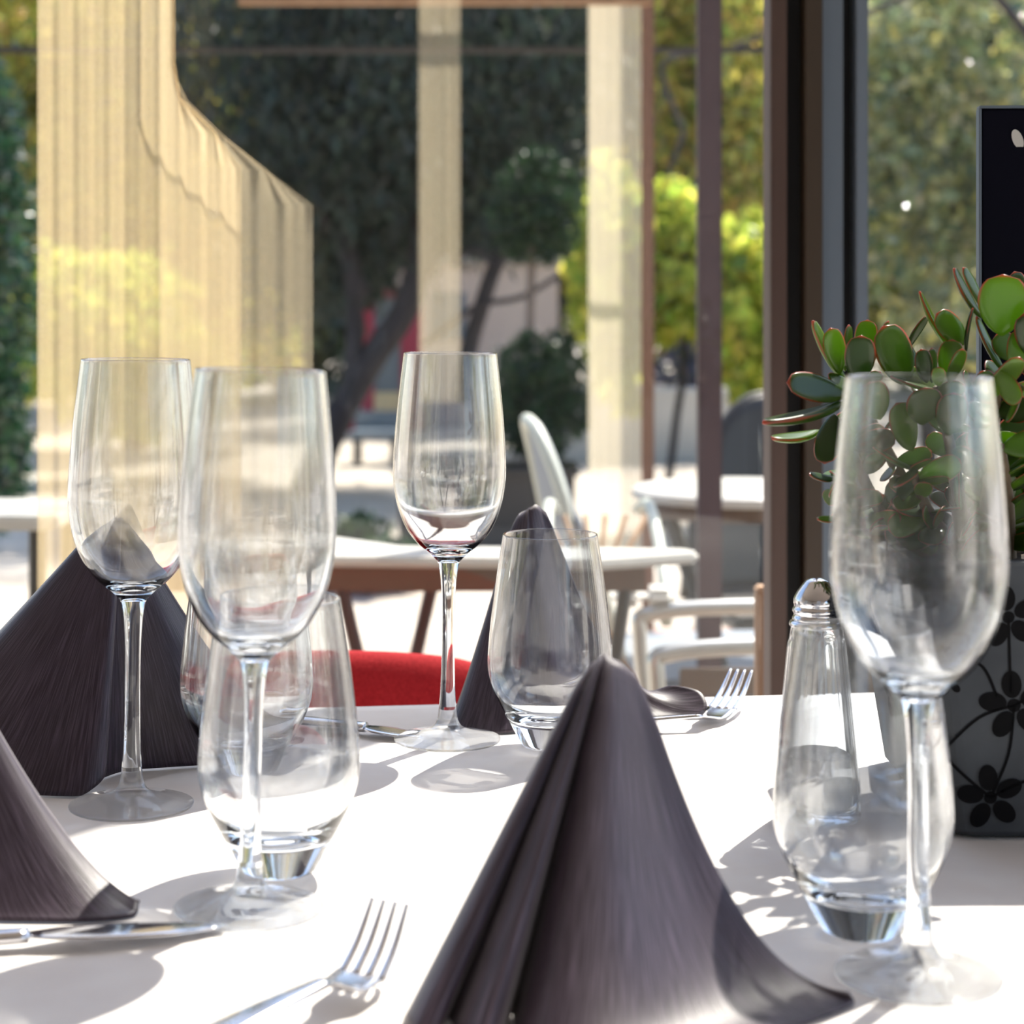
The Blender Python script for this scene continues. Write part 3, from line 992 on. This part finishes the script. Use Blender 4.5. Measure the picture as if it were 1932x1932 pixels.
# ------------------------------------------------------------------ napkins
def napkin(name, apex, base, label, tops=.09, parts_lbl=None):
    """cloth cone: apex (world), base list of (x, y, z_above_table, flare); ruled from the apex to the base curve"""
    ap = Vector(apex)
    ctrl = list(base)
    n = 9
    dens = []
    for i in range(len(ctrl) - 1):
        g = [np.array(ctrl[max(i - 1, 0)]), np.array(ctrl[i]), np.array(ctrl[i + 1]), np.array(ctrl[min(i + 2, len(ctrl) - 1)])]
        for k in range(n):
            t_ = k / n
            dens.append(.5 * ((2 * g[1]) + (g[2] - g[0]) * t_ + (2 * g[0] - 5 * g[1] + 4 * g[2] - g[3]) * t_ ** 2 + (3 * g[1] - g[0] - 3 * g[2] + g[3]) * t_ ** 3))
    dens.append(np.array(ctrl[-1], float))
    cen = np.mean([d[:2] for d in dens], axis=0)
    org = Vector((cen[0], cen[1], TZ))
    nv = 40
    V, uv, arc = [], [], 0.0
    arcs = [0.0]
    for a, b_ in zip(dens, dens[1:]):
        arcs.append(arcs[-1] + float(np.linalg.norm(a[:3] - b_[:3])))
    for i, d in enumerate(dens):
        tx = ap.x + (d[0] - cen[0]) * tops
        ty = ap.y + (d[1] - cen[1]) * tops
        p = max(d[3], .8)
        tt_ = 1.0
        wob = .0008 * math.sin(i * .21 + 1)
        for j in range(nv + 1):
            v = j / nv
            x = tx + (d[0] - tx) * v
            y = ty + (d[1] - ty) * v
            h = ap.z - TZ
            z = h * ((1 - v) ** p) + max(d[2], 0.0008) * v ** 2
            # the folded tip is softly rounded
            if v < .06:
                z -= .002 * (1 - v / .06) ** 2
            z -= .9 * math.hypot(tx - ap.x, ty - ap.y) * max(0, 1 - v / .12)
            bulge = math.sin(math.pi * v) * wob
            V.append((x - org.x, y - org.y + bulge, z))
            uv.append((arcs[i], v))
    nu = len(dens)
    Fc = []
    for i in range(nu - 1):
        for j in range(nv):
            a = i * (nv + 1) + j
            Fc.append((a, a + 1, a + nv + 2, a + nv + 1))
    root = thing(name, org, label, 'napkin', 'folded napkins')
    o = mesh_obj('cloth_fold', V, Fc, M['napkin'], root, True)
    ul = o.data.uv_layers.new(name='UVMap')
    for lp in o.data.loops:
        ul.data[lp.index].uv = uv[lp.vertex_index]
    md = o.modifiers.new('thickness', 'SOLIDIFY'); md.thickness = .0011; md.offset = 0
    o.cycles.is_caustics_receiver = True
    for i in (0, nu - 1):
        MB().tube([V[i * (nv + 1) + j] for j in range(nv + 1)], .0008, 6).build('hem', M['hem'], root, True)
    return root


napkin('folded_napkin', (.0364, .700, .8685),
       [(-.008, .668, 0, 1), (-.030, .655, 0, 1), (-.037, .640, 0, 1), (-.033, .626, 0, 1), (-.026, .627, 0, 1), (-.022, .640, 0, 1), (-.017, .624, 0, 1), (-.010, .615, 0, 1), (-.003, .628, 0, 1.0), (.000, .645, 0, 1.0), (.003, .622, 0, 1.05), (.013, .606, 0, 1.15),
        (.035, .600, 0, 1.5), (.065, .612, 0, 1.95), (.095, .632, 0, 2.3), (.119, .652, 0, 2.25), (.1195, .657, .003, 2.25)],
       'dark purple-grey folded napkin standing nearest the front, right of the front fork', .085)
napkin('folded_napkin', (.0134, 1.134, .8800),
       [(.02, 1.164, 0, 1), (-.022, 1.134, 0, 1), (-.036, 1.099, 0, 1.1), (-.034, 1.080, 0, 1.25), (-.012, 1.072, 0, 1.2), (.004, 1.076, 0, 1.1), (.012, 1.082, 0, 1.05), (.03, 1.080, 0, 1.3), (.06, 1.094, 0, 1.8),
        (.086, 1.108, 0, 2.3), (.108, 1.112, .001, 2.5), (.1165, 1.115, .005, 2.6), (.117, 1.120, .010, 2.6), (.112, 1.126, .0145, 2.6), (.098, 1.132, .016, 2.6), (.088, 1.134, .012, 2.6)],
       'dark folded napkin standing at the far side behind a tumbler', .10)
napkin('folded_napkin', (-.211, .990, .8870),
       [(-.34, 1.042, 0, 1), (-.345, 0.972, 0, 1.1), (-.30, 0.947, 0, 1.15), (-.25, 0.937, 0, 1.1), (-.222, 0.933, .0, 1.05), (-.211, 0.937, .004, 1.0), (-.207, 0.944, .010, 1), (-.213, 0.952, .015, 1.0), (-.225, 0.958, .012, 1)],
       'bluish grey folded napkin at the left behind the rear left wine glass', .05)
# its darker second flap belongs to the same cloth
r3 = [o for o in bpy.data.objects if o.name.startswith('folded_napkin') and 'bluish' in o.get('label', '')][0]
tmp = napkin('flap_tmp', (-.2105, .992, .8865),
             [(-.216, .965, 0, 1), (-.205, .985, 0, 1), (-.185, .992, 0, 1), (-.150, 1.005, 0, 1.15), (-.122, 1.045, 0, 1.35), (-.118, 1.052, .002, 1.4)], 'x', .05)
for ch in list(tmp.children):
    off = tmp.location - r3.location
    ch.parent = r3
    ch.location = off
    if ch.name.startswith('cloth_fold'):
        ch.name = 'rear_flap'
        ch['label'] = 'darker shaded rear flap'
bpy.data.objects.remove(tmp)
napkin('folded_napkin', (-.255, .800, .868),
       [(-.36, .80, 0, 1), (-.34, .765, 0, 1.1), (-.29, .752, 0, 1.15), (-.23, .744, 0, 1.2), (-.175, .742, 0, 1.35), (-.154, .748, .0, 1.45), (-.152, .756, .004, 1.45)],
       'dark folded napkin cut off by the left edge at the front', .06)


# ------------------------------------------------------------------ glassware
def ring(pts, n=5):
    return [(max(p.x, 0.0), p.y) for p in crom([(r, z, 0) for r, z in pts], n)]


FOOT = [(0, .0009), (.020, .0007)] + ring([(.0285, .0001), (.0300, .0003), (.0303, .0010), (.0297, .0016), (.024, .0027), (.016, .0046), (.009, .0074), (.0060, .0115), (.0050, .018)])
STEM = ring([(.0050, .018), (.0041, .030), (.0037, .050), (.0037, .070), (.0041, .085), (.0050, .096), (.0064, .1015)])
BOUT = ring([(.0064, .1015), (.0110, .1062), (.0175, .1115), (.0238, .1195), (.0288, .1310), (.0314, .1430), (.0321, .1540), (.0316, .1680), (.0302, .1860), (.0283, .2040), (.0266, .2188)], 6)
BIN = ring([(.0258, .2188), (.0275, .2040), (.0294, .1860), (.0308, .1680), (.0313, .1540), (.0305, .1430), (.0278, .1312), (.0226, .1205), (.0160, .1128), (.0080, .1092), (0, .1082)], 6)
RIM = [(.0265, .2196), (.0262, .2200), (.0259, .2196)]
BOWL = BOUT + RIM + BIN


def wine_glass(px, Y, label, src=None, tilt=0.0):
    loc = (P(px, 0, Y).x, Y, TZ + .0012)
    if src:
        t = dup(src)
        t['label'] = label
    else:
        t = thing('wine_glass', loc, label, 'wine glass', 'wine glasses')
        caster(lathe('bowl', BOWL, M['bowl'], t, 96))
        caster(lathe('stem', STEM, M['glass'], t, 48))
        caster(lathe('foot', FOOT, M['foot'], t, 96))
    t.location = loc
    t.rotation_euler = (0, tilt, rng.random() * 0)
    return t


g0 = wine_glass(248, .913, 'empty wine glass at the left in front of the bluish napkin')
g0.rotation_euler = (0, .01, 0)
wine_glass(470, .756, 'empty wine glass in front of the two left tumblers', g0, .022)
wine_glass(844, 1.053, 'empty wine glass in the centre, standing before the red chair', g0, .008)
wine_glass(1733, .679, 'empty wine glass at the front right, before the potted succulent', g0)

TOUT = ring([(.0125, .0002), (.0155, .0012), (.0180, .0050), (.0245, .0170), (.0315, .0310), (.0348, .0430), (.0346, .0560), (.0326, .0760), (.0296, .0980), (.0266, .1178)], 6)
TIN = ring([(.0254, .1178), (.0284, .0980), (.0313, .0760), (.0332, .0560), (.0332, .0440), (.0300, .0320), (.0240, .0225), (.0150, .0165), (0, .0148)], 6)
SPL = 18
WALL = TOUT[SPL:] + [(.0265, .1187), (.0260, .1190), (.0255, .1187)] + TIN
BASE = [(0, .0006), (.008, .0006)] + TOUT[:SPL + 1]


def tumbler(px, Y, label, src=None):
    loc = (P(px, 0, Y).x, Y, TZ + .0012)
    if src:
        t = dup(src)
        t['label'] = label
    else:
        t = thing('tumbler', loc, label, 'tumbler', 'water tumblers')
        caster(lathe('wall', WALL, M['wall'], t, 96))
        caster(lathe('base', BASE, M['glass'], t, 96))
    t.location = loc
    return t


u0 = tumbler(527, .805, 'water tumbler directly behind the front left wine glass, the nearer of the two there')
tumbler(466, .981, 'water tumbler farther back between the left napkin and the nearer left tumbler', u0)
tumbler(1038, 1.038, 'water tumbler before the far napkin, beside the centre wine glass', u0)
tumbler(1628, .727, 'water tumbler at the right, between the front right wine glass and the salt shaker', u0)

# salt shaker
sp = T(1541, 1552)
t = thing('salt_shaker', (sp.x, sp.y, TZ + .0012), 'glass salt shaker with a ribbed chrome cap, behind the right tumbler', 'shaker')
fac = lambda a, z: 1 + .045 * abs(math.cos(a * 4)) * (1 if z < .085 else 0)
so = [(0, .0006)] + ring([(.0165, .0002), (.0195, .0020), (.0200, .0080), (.0185, .0300), (.0160, .0560), (.0138, .0800), (.0128, .0890), (.0122, .0930)], 5)
si = ring([(.0105, .0930), (.0112, .0880), (.0120, .0800), (.0142, .0560), (.0167, .0300), (.0180, .0110), (.0150, .0070), (0, .0060)], 5)
caster(lathe('body', so + si, M['glass'], t, 96, True, fac))
lathe('collar', ring([(.0105, .0925), (.0128, .0930), (.0130, .0945), (.0122, .0955), (.0105, .0957)], 3), M['steel'], t, 48)
cap = [(.0100, .0950), (.0112, .0955), (.0116, .0968), (.0108, .0985), (.0114, .1000), (.0114, .1012), (.0106, .1025), (.0110, .1040), (.0109, .1060), (.0098, .1085), (.0082, .1110), (.0066, .1130), (.0048, .1148), (.0022, .1158), (0, .1160)]
cp = lathe('cap', ring(cap, 4), M['steel'], t, 48)
for k in range(6):
    a = k * math.pi / 3
    lathe('hole', [(0, .0003), (.0007, .0003), (.0007, 0)], M['black'], cp, 10).location = (.003 * math.cos(a), .003 * math.sin(a), .1152)
lathe('salt', ring([(0, .0064), (.0150, .0074), (.0176, .0112), (.0165, .030), (.0162, .0320), (.010, .0325), (0, .033)], 4), M['salt'], t, 32)


# ------------------------------------------------------------------ cutlery
def ribbon(pts, lat, widths, th=.0012, dish=0.0):
    """flat bar swept along pts; lat = sideways unit vector"""
    V, Fc = [], []
    for i, p in enumerate(pts):
        d = (pts[min(i + 1, len(pts) - 1)] - pts[max(i - 1, 0)]).normalized()
        up = lat.cross(d).normalized()
        if up.z < 0: up = -up
        w = widths[i] / 2
        prof = [(-1, 0.2), (-.6, 1), (0, 1), (.6, 1), (1, .2), (.6, -1), (0, -1), (-.6, -1)]
        for s, q in prof:
            V.append(p + lat * (s * w) + up * (q * th / 2 + dish * s * s * w))
    n = 8
    for i in range(len(pts) - 1):
        for k in range(n):
            Fc.append((i * n + k, i * n + (k + 1) % n, (i + 1) * n + (k + 1) % n, (i + 1) * n + k))
    Fc.append(tuple(range(n))[::-1]); Fc.append(tuple((len(pts) - 1) * n + k for k in range(n)))
    return V, Fc


def wl(widths, n):
    """resample widths linearly to n samples"""
    return list(np.interp(np.linspace(0, 1, n), np.linspace(0, 1, len(widths)), widths))


def fork(handle_end, neck, root, tip, lat, label, w_head=.021):
    o = Vector((neck.x, neck.y, TZ))
    H, N, Rt, Tp = [Vector(p) - o for p in (handle_end, neck, root, tip)]
    t = thing('fork', o, label, 'fork', 'table forks')
    hp = crom([H, H.lerp(N, .5) + Vector((0, 0, .001)), N], 8)
    v, f = ribbon(hp, lat, wl([.017, .016, .012, .0075], len(hp)), .0028)
    MB().add(v, f).build('handle', M['steel'], t, True)
    mid = N.lerp(Rt, .55) - Vector((0, 0, .0035))
    hd = crom([N, N.lerp(mid, .6), mid, Rt], 6)
    v, f = ribbon(hd, lat, wl([.0075, .010, w_head * .9, w_head, w_head], len(hd)), .0016, .12)
    MB().add(v, f).build('head', M['steel'], t, True)
    for k in range(4):
        s = (k - 1.5) / 1.5
        a = Rt + lat * (s * (w_head / 2 - .0018))
        c = Tp + lat * (s * (w_head / 2 - .0026))
        m_ = a.lerp(c, .5) - Vector((0, 0, .0025))
        tp_ = crom([a, m_, c], 6)
        v, f = ribbon(tp_, lat, wl([.0041, .0036, .0028, .0014], len(tp_)), .0020)
        MB().add(v, f).build('tine', M['steel'], t, True)
    return t


def TP(px, py, z):
    return T(px, py, z)

LAT = Vector((.86, -.5, 0)).normalized()
fork(TP(300, 2010, .006), TP(612, 1852, .013), TP(682, 1842, .006), TP(737, 1696, .026), LAT, 'steel fork at the front, left of the nearest napkin', .0205)
n2 = TP(1352, 1352, .0075)
fork(n2 + Vector((-.075, -.012, -.004)) + Vector((0, .0, 0)), n2 + Vector((-.012, -.004, .001)), TP(1362, 1338, .005), TP(1399, 1264, .022), Vector((.93, -.36, 0)).normalized(),
     'steel fork at the far right of the table beyond the rolled napkin end', .0185)


def knife(a, b_, c, label, h=.0):
    """a handle end, b_ joint, c blade tip"""
    o = Vector((b_.x, b_.y, TZ))
    A, B, C_ = [Vector(p) - o for p in (a, b_, c)]
    t = thing('table_knife', o, label, 'knife', 'table knives')
    hp = crom([A, A.lerp(B, .15), A.lerp(B, .6), B], 6)
    rs = wl([.0040, .0068, .0062, .0050, .0045], len(hp))
    MB().tube(hp, rs, 14, flat=.62).build('handle', M['steel'], t, True)
    d = (C_ - B).normalized()
    lat = d.cross(Vector((0, 0, 1))).normalized()
    bp = [B + (C_ - B) * k / 14 for k in range(15)]
    v, f = ribbon(bp, lat, wl([.009, .016, .019, .0195, .019, .017, .012, .003], 15), .0013)
    MB().add(v, f).build('blade', M['steel'], t, True)
    return t


knife(TP(-420, 1800, .0042), TP(55, 1764, .005), TP(425, 1748, .0022), 'table knife lying in front of the left front napkin')
knife(TP(540, 1362, .0042), TP(690, 1372, .0045), TP(796, 1391, .002), 'table knife on the far side, left of the centre wine glass')


# ------------------------------------------------------------------ pot with the jade plant
def pot_material():
    m = mat('grey_pot', (0.055, 0.06, 0.07), .55)
    return noisy('mottled_grey_pot', (.035, .040, .048), (.075, .084, .096), 14, .7, spec=.2)


PW0, PW1, PH = .078, .096, .130
pot_front = .858
pc = Vector((.2015 + PW0, pot_front + PW0, TZ + .0012))
pt = thing('plant_pot', pc, 'flared grey square pot printed with black blossoms at the right', 'pot')


def square_loft(rows, rr=.012):
    """rows of (half_width, z) with rounded corners"""
    V, Fc = [], []
    n = 0
    for hw, z in rows:
        loop = []
        for q in range(4):
            cx = (hw - rr) * (1 if q in (0, 3) else -1)
            cy = (hw - rr) * (1 if q in (0, 1) else -1)
            for k in range(6):
                a = q * math.pi / 2 + k * math.pi / 10
                loop.append((cx + rr * math.cos(a), cy + rr * math.sin(a), z))
        n = len(loop)
        V += loop
    for i in range(len(rows) - 1):
        for k in range(n):
            Fc.append((i * n + k, i * n + (k + 1) % n, (i + 1) * n + (k + 1) % n, (i + 1) * n + k))
    Fc.append(tuple(range(n))[::-1])
    Fc.append(tuple((len(rows) - 1) * n + k for k in range(n)))
    return V, Fc


v, f = square_loft([(PW0 - .003, 0), (PW0, .003), (PW1, PH - .002), (PW1 + .001, PH), (PW1 - .005, PH), (PW1 - .009, PH - .016)])
mesh_obj('vessel', v, f, pot_material(), pt)
v, f = square_loft([(PW1 - .0095, PH - .02), (PW1 - .0098, PH - .010), (PW1 - .012, PH - .008)])
so_ = mesh_obj('soil', v, f, M['soil'], pt)

# printed blossoms: flat print lying on the front and left faces of the pot
blk = mat('black_print', (.003, .003, .004), .7, spec=.1)
def face_pt(a, z, side):     # a = metres across, z = height, on the leaning face
    hw = PW0 + (PW1 - PW0) * z / PH + .0004
    return Vector((a, -hw, z)) if side == 0 else Vector((-hw, -a, z))
def disc(ca, cz, ra, rb, ang, side, n=18):
    c, s = math.cos(ang), math.sin(ang)
    vs = [face_pt(ca, cz, side)]
    for k in range(n):
        t_ = 2 * math.pi * k / n
        x, y = ra * math.cos(t_), rb * math.sin(t_)
        vs.append(face_pt(ca + x * c - y * s, cz + x * s + y * c, side))
    return vs, [(0, 1 + k, 1 + (k + 1) % n) for k in range(n)]
def stroke(pts, w, side):
    pts = crom([(a, z, 0) for a, z in pts], 6)
    vs, fs = [], []
    for i, p in enumerate(pts):
        d = (pts[min(i + 1, len(pts) - 1)] - pts[max(i - 1, 0)]).normalized()
        nx, ny = -d.y * w / 2, d.x * w / 2
        vs += [face_pt(p.x + nx, p.y + ny, side), face_pt(p.x - nx, p.y - ny, side)]
    fs = [(2 * i, 2 * i + 1, 2 * i + 3, 2 * i + 2) for i in range(len(pts) - 1)]
    return vs, fs
def pz(py, Y=.85):
    return EYE - (py - HY) * Y / F - TZ
def pa(px, Y=.85):
    return (px - 966) * Y / F - pc.x
BL = [(1874, 1515, .010), (1912, 1335, .0105), (1895, 1165, .0095), (1770, 1110, .009), (1790, 1290, .004), (1660, 1150, .009), (2040, 1480, .010), (2060, 1250, .010), (2200, 1400, .01), (2180, 1150, .01)]
for side in (0, 1):
    mb = None
    for bx, by, r_ in BL:
        mb = MB()
        ca, cz = pa(bx), pz(by)
        if side == 1: ca = -ca
        if abs(ca) > PW0 + .02: continue
        for k in range(5):
            a = math.pi / 2 + k * 2 * math.pi / 5 + .15
            v, f = disc(ca + r_ * .95 * math.cos(a), cz + r_ * .95 * math.sin(a), r_ * .62, r_ * .44, a, side)
            mb.add(v, f)
        v, f = disc(ca, cz, r_ * .3, r_ * .3, 0, side); mb.add(v, f)
        mb.build('printed_blossom', blk, pt)
    for chain in ([(1874, 1515), (1800, 1450), (1775, 1400)], [(1912, 1335), (1845, 1360), (1775, 1430)], [(1912, 1335), (1905, 1430), (1874, 1515)], [(1905, 1310), (1900, 1240), (1895, 1165)],
                  [(1880, 1320), (1850, 1260), (1800, 1240)], [(1870, 1170), (1820, 1130), (1770, 1110)], [(1874, 1515), (1950, 1480), (2040, 1480)], [(1912, 1335), (1990, 1290), (2060, 1250)],
                  [(1770, 1110), (1720, 1160), (1660, 1150)], [(2040, 1480), (2120, 1430), (2200, 1400)]):
        pts = [(pa(a) * (1 if side == 0 else -1), pz(b_)) for a, b_ in chain]
        v, f = stroke(pts, .0014, side)
        MB().add(v, f).build('printed_twig', blk, pt)


def jade_leaf_mesh(kind):
    """thick paddle along +y, length 1, width 1 (scaled later), face +z"""
    nl, nc = 14, 12
    V, Fc, mg = [], [], []
    for i in range(nl + 1):
        s = i / nl
        w = (s ** .62) * ((1 - s) ** .42) * 2.0 if 0 < s < 1 else 0
        w = max(w * .5, .035 if s < .5 else .0)
        if i == nl: w = .02
        cz = .12 * (s - .5) ** 2 if kind == 0 else .30 * (s - .4) ** 2
        for k in range(nc):
            a = 2 * math.pi * k / nc
            ca, sa = math.cos(a), math.sin(a)
            th = .09 * (1 - .5 * s) * (w * 2) ** .5 + .012
            V.append((ca * w, s, cz + sa * th + (.10 * (ca * w) ** 2 * 2)))
            e = max(abs(ca) ** 3 * (.35 + .65 * min(1, s * 1.6)), max(0, (s - .86) / .14))
            mg.append(e)
    for i in range(nl):
        for k in range(nc):
            Fc.append((i * nc + k, i * nc + (k + 1) % nc, (i + 1) * nc + (k + 1) % nc, (i + 1) * nc + k))
    Fc.append(tuple(range(nc))[::-1]); Fc.append(tuple(nl * nc + k for k in range(nc)))
    me = bpy.data.meshes.new('leaf')
    me.from_pydata(V, [], Fc)
    me.polygons.foreach_set('use_smooth', [True] * len(me.polygons))
    at = me.attributes.new('margin', 'FLOAT', 'POINT')
    at.data.foreach_set('value', mg)
    me.materials.append(M['jade'])
    me.update()
    return me


LM = [jade_leaf_mesh(0), jade_leaf_mesh(1)]
pr = Vector((pc.x, pc.y, TZ + PH - .006))
jp = thing('jade_plant', pr, 'jade plant succulent with thick red-edged green leaves growing in the grey pot', 'plant')


def put_leaf(base, tip, width, phi, kind=0):
    base, tip = Vector(base), Vector(tip)
    y = (tip - base)
    ln = y.length
    y.normalize()
    toc = (Vector((0, 0, EYE)) - (base + tip) / 2).normalized()
    z = (toc - y * toc.dot(y)).normalized()
    x = y.cross(z)
    ph = math.radians(phi)
    z2 = z * math.cos(ph) + x * math.sin(ph)
    x2 = y.cross(z2)
    o = bpy.data.objects.new('leaf', LM[kind])
    mt = Matrix.Identity(4)
    for c, (v_, s_) in enumerate(((x2, width), (y, ln), (z2, ln * .55 + width * .3))):
        for r_ in range(3):
            mt[r_][c] = v_[r_] * s_
    for r_ in range(3):
        mt[r_][3] = base[r_] - jp.location[r_]
    COL.objects.link(o)
    o.parent = jp
    o.matrix_local = mt
    return o


# leaves that show clearly: tip px, base px, width px, turn about its own length, distance of base and tip
HERO = [
    ((1524, 607), (1590, 718), 34, 58, .900, .885, 1), ((1566, 618), (1584, 705), 44, 15, .895, .885, 0), ((1600, 612), (1592, 700), 34, 60, .905, .90, 0),
    ((1625, 632), (1619, 722), 58, 3, .885, .875, 0), ((1637, 603), (1628, 670), 44, 10, .915, .91, 0), ((1664, 615), (1712, 725), 76, 22, .895, .885, 0),
    ((1671, 603), (1640, 690), 30, 60, .91, .905, 1), ((1483, 722), (1596, 745), 56, 20, .885, .865, 0), ((1439, 812), (1590, 766), 40, 68, .885, .85, 1),
    ((1455, 838), (1545, 818), 36, 62, .90, .87, 1), ((1556, 876), (1575, 782), 56, 25, .89, .88, 0), ((1727, 553), (1787, 655), 26, 74, .915, .905, 1),
    ((1746, 594), (1708, 660), 30, 60, .92, .92, 1), ((1765, 592), (1822, 648), 52, 22, .90, .89, 0), ((1791, 508), (1848, 600), 30, 62, .90, .885, 1),
    ((1815, 505), (1855, 582), 30, 55, .91, .90, 0), ((1893, 517), (1890, 632), 92, 4, .885, .875, 0), ((1913, 512), (1926, 590), 44, 30, .91, .905, 0),
    ((1738, 658), (1748, 722), 34, 15, .885, .88, 0), ((1757, 656), (1757, 722), 26, 40, .89, .885, 0), ((1797, 640), (1788, 715), 50, 10, .895, .89, 0),
    ((1815, 657), (1790, 722), 34, 40, .88, .87, 0), ((1771, 692), (1770, 728), 26, 0, .87, .865, 0), ((1924, 672), (1862, 752), 52, 42, .87, .855, 0),
    ((1830, 580), (1820, 662), 16, 78, .895, .89, 1), ((1880, 630), (1915, 680), 50, 20, .90, .90, 0), ((1918, 622), (1915, 705), 40, 25, .885, .88, 0),
    ((1835, 600), (1890, 700), 30, 66, .90, .90, 1), ((1524, 900), (1575, 905), 24, 50, .89, .875, 1), ((1540, 985), (1590, 978), 22, 50, .89, .875, 1),
    ((1932, 590), (1960, 680), 60, 10, .88, .87, 0), ((1925, 760), (1880, 700), 46, 30, .86, .85, 0), ((1905, 800), (1925, 740), 26, 60, .87, .86, 1),
    ((1700, 640), (1735, 700), 30, 50, .91, .91, 0), ((1850, 700), (1870, 760), 50, 20, .885, .88, 0), ((1640, 720), (1660, 790), 60, 15, .88, .87, 0),
    ((1745, 730), (1740, 800), 70, 20, .88, .87, 0), ((1690, 760), (1720, 850), 60, 30, .885, .88, 0), ((1800, 740), (1790, 820), 60, 10, .88, .87, 0),
]
for tip, base, w_, ph, db, dt, kd in HERO:
    put_leaf(P(base[0], base[1], db), P(tip[0], tip[1], dt), w_ * .89 / F, ph, kd)

# stems, with rosettes of smaller leaves along them
crown = P(1800, 1065, .935)
stems = [(P(1800, 1070, .935), P(1700, 900, .91), P(1610, 720, .895)), (P(1820, 1070, .94), P(1800, 880, .91), P(1765, 730, .89)),
         (P(1850, 1070, .94), P(1870, 880, .92), P(1884, 735, .885)), (P(1780, 1070, .93), P(1660, 960, .905), P(1585, 790, .89)),
         (P(1900, 1070, .94), P(1960, 850, .92), P(1985, 650, .90)), (P(1930, 1070, .95), P(2060, 900, .93), P(2110, 720, .92)),
         (P(1830, 1070, .96), P(1840, 900, .97), P(1830, 720, .98)), (P(1760, 1070, .92), P(1640, 1000, .90), P(1570, 920, .885)), (P(1900, 1070, .92), P(1900, 940, .88), P(1890, 840, .86)),
         (P(1850, 1075, .92), P(1760, 980, .89), P(1720, 880, .87))]
for s3 in stems:
    pts = crom([p - jp.location for p in s3], 8)
    rs = wl([.0050, .0032, .0014], len(pts))
    MB().tube(pts, rs, 8).build('branch', M['stem'], jp, True)
for s3 in stems:
    pts = crom(s3, 8)
    for i, p in enumerate(pts[3:]):
        if i % 2: continue
        f_ = i / 14
        for k in range(3):
            a = rng.random() * 6.28
            el = .15 + rng.random() * .7
            d = Vector((math.cos(a) * math.cos(el), math.sin(a) * math.cos(el), math.sin(el) * (1 if rng.random() < .8 else -.6)))
            ln = .013 + rng.random() * .013
            tip = p + d * ln
            ppx = 966 + tip.x * F / tip.y
            ppy = HY + (EYE - tip.z) * F / tip.y
            if ppy < 640 or (ppx < 1560 and ppy < 720) or ppy > 1050: continue
            put_leaf(p, tip, ln * (.45 + rng.random() * .25), rng.random() * 90, rng.randint(0, 1))

# ------------------------------------------------------------------ black menu board
bx = fx(1852, 1.075)
t = thing('menu_board', (bx + .09, 1.075, TZ + .0012), 'tall black menu board standing on the table behind the jade plant', 'board', rz=math.radians(-3))
hb = EYE - (208 - HY) * 1.075 / F - TZ
MB().box((0, 0, hb / 2), (.18, .006, hb), bev=.0012).build('panel', M['black'], t)
for x in (-.0905, .0905):
    MB().box((x, 0, hb / 2), (.0016, .009, hb), bev=.0004).build('edge_trim', M['frame_grey'], t)
MB().box((0, 0, hb + .0008), (.182, .009, .0016), bev=.0004).build('edge_trim', M['frame_grey'], t)
MB().box((0, 0, .004), (.18, .06, .008), bev=.001).build('foot', M['black'], t)
MB().add(*disc(0, 0, .003, .006, .4, 0)).build('chalk_mark', M['tabletop'], t).location = (-.09 + .021, PW0 - .0032, hb - .018)
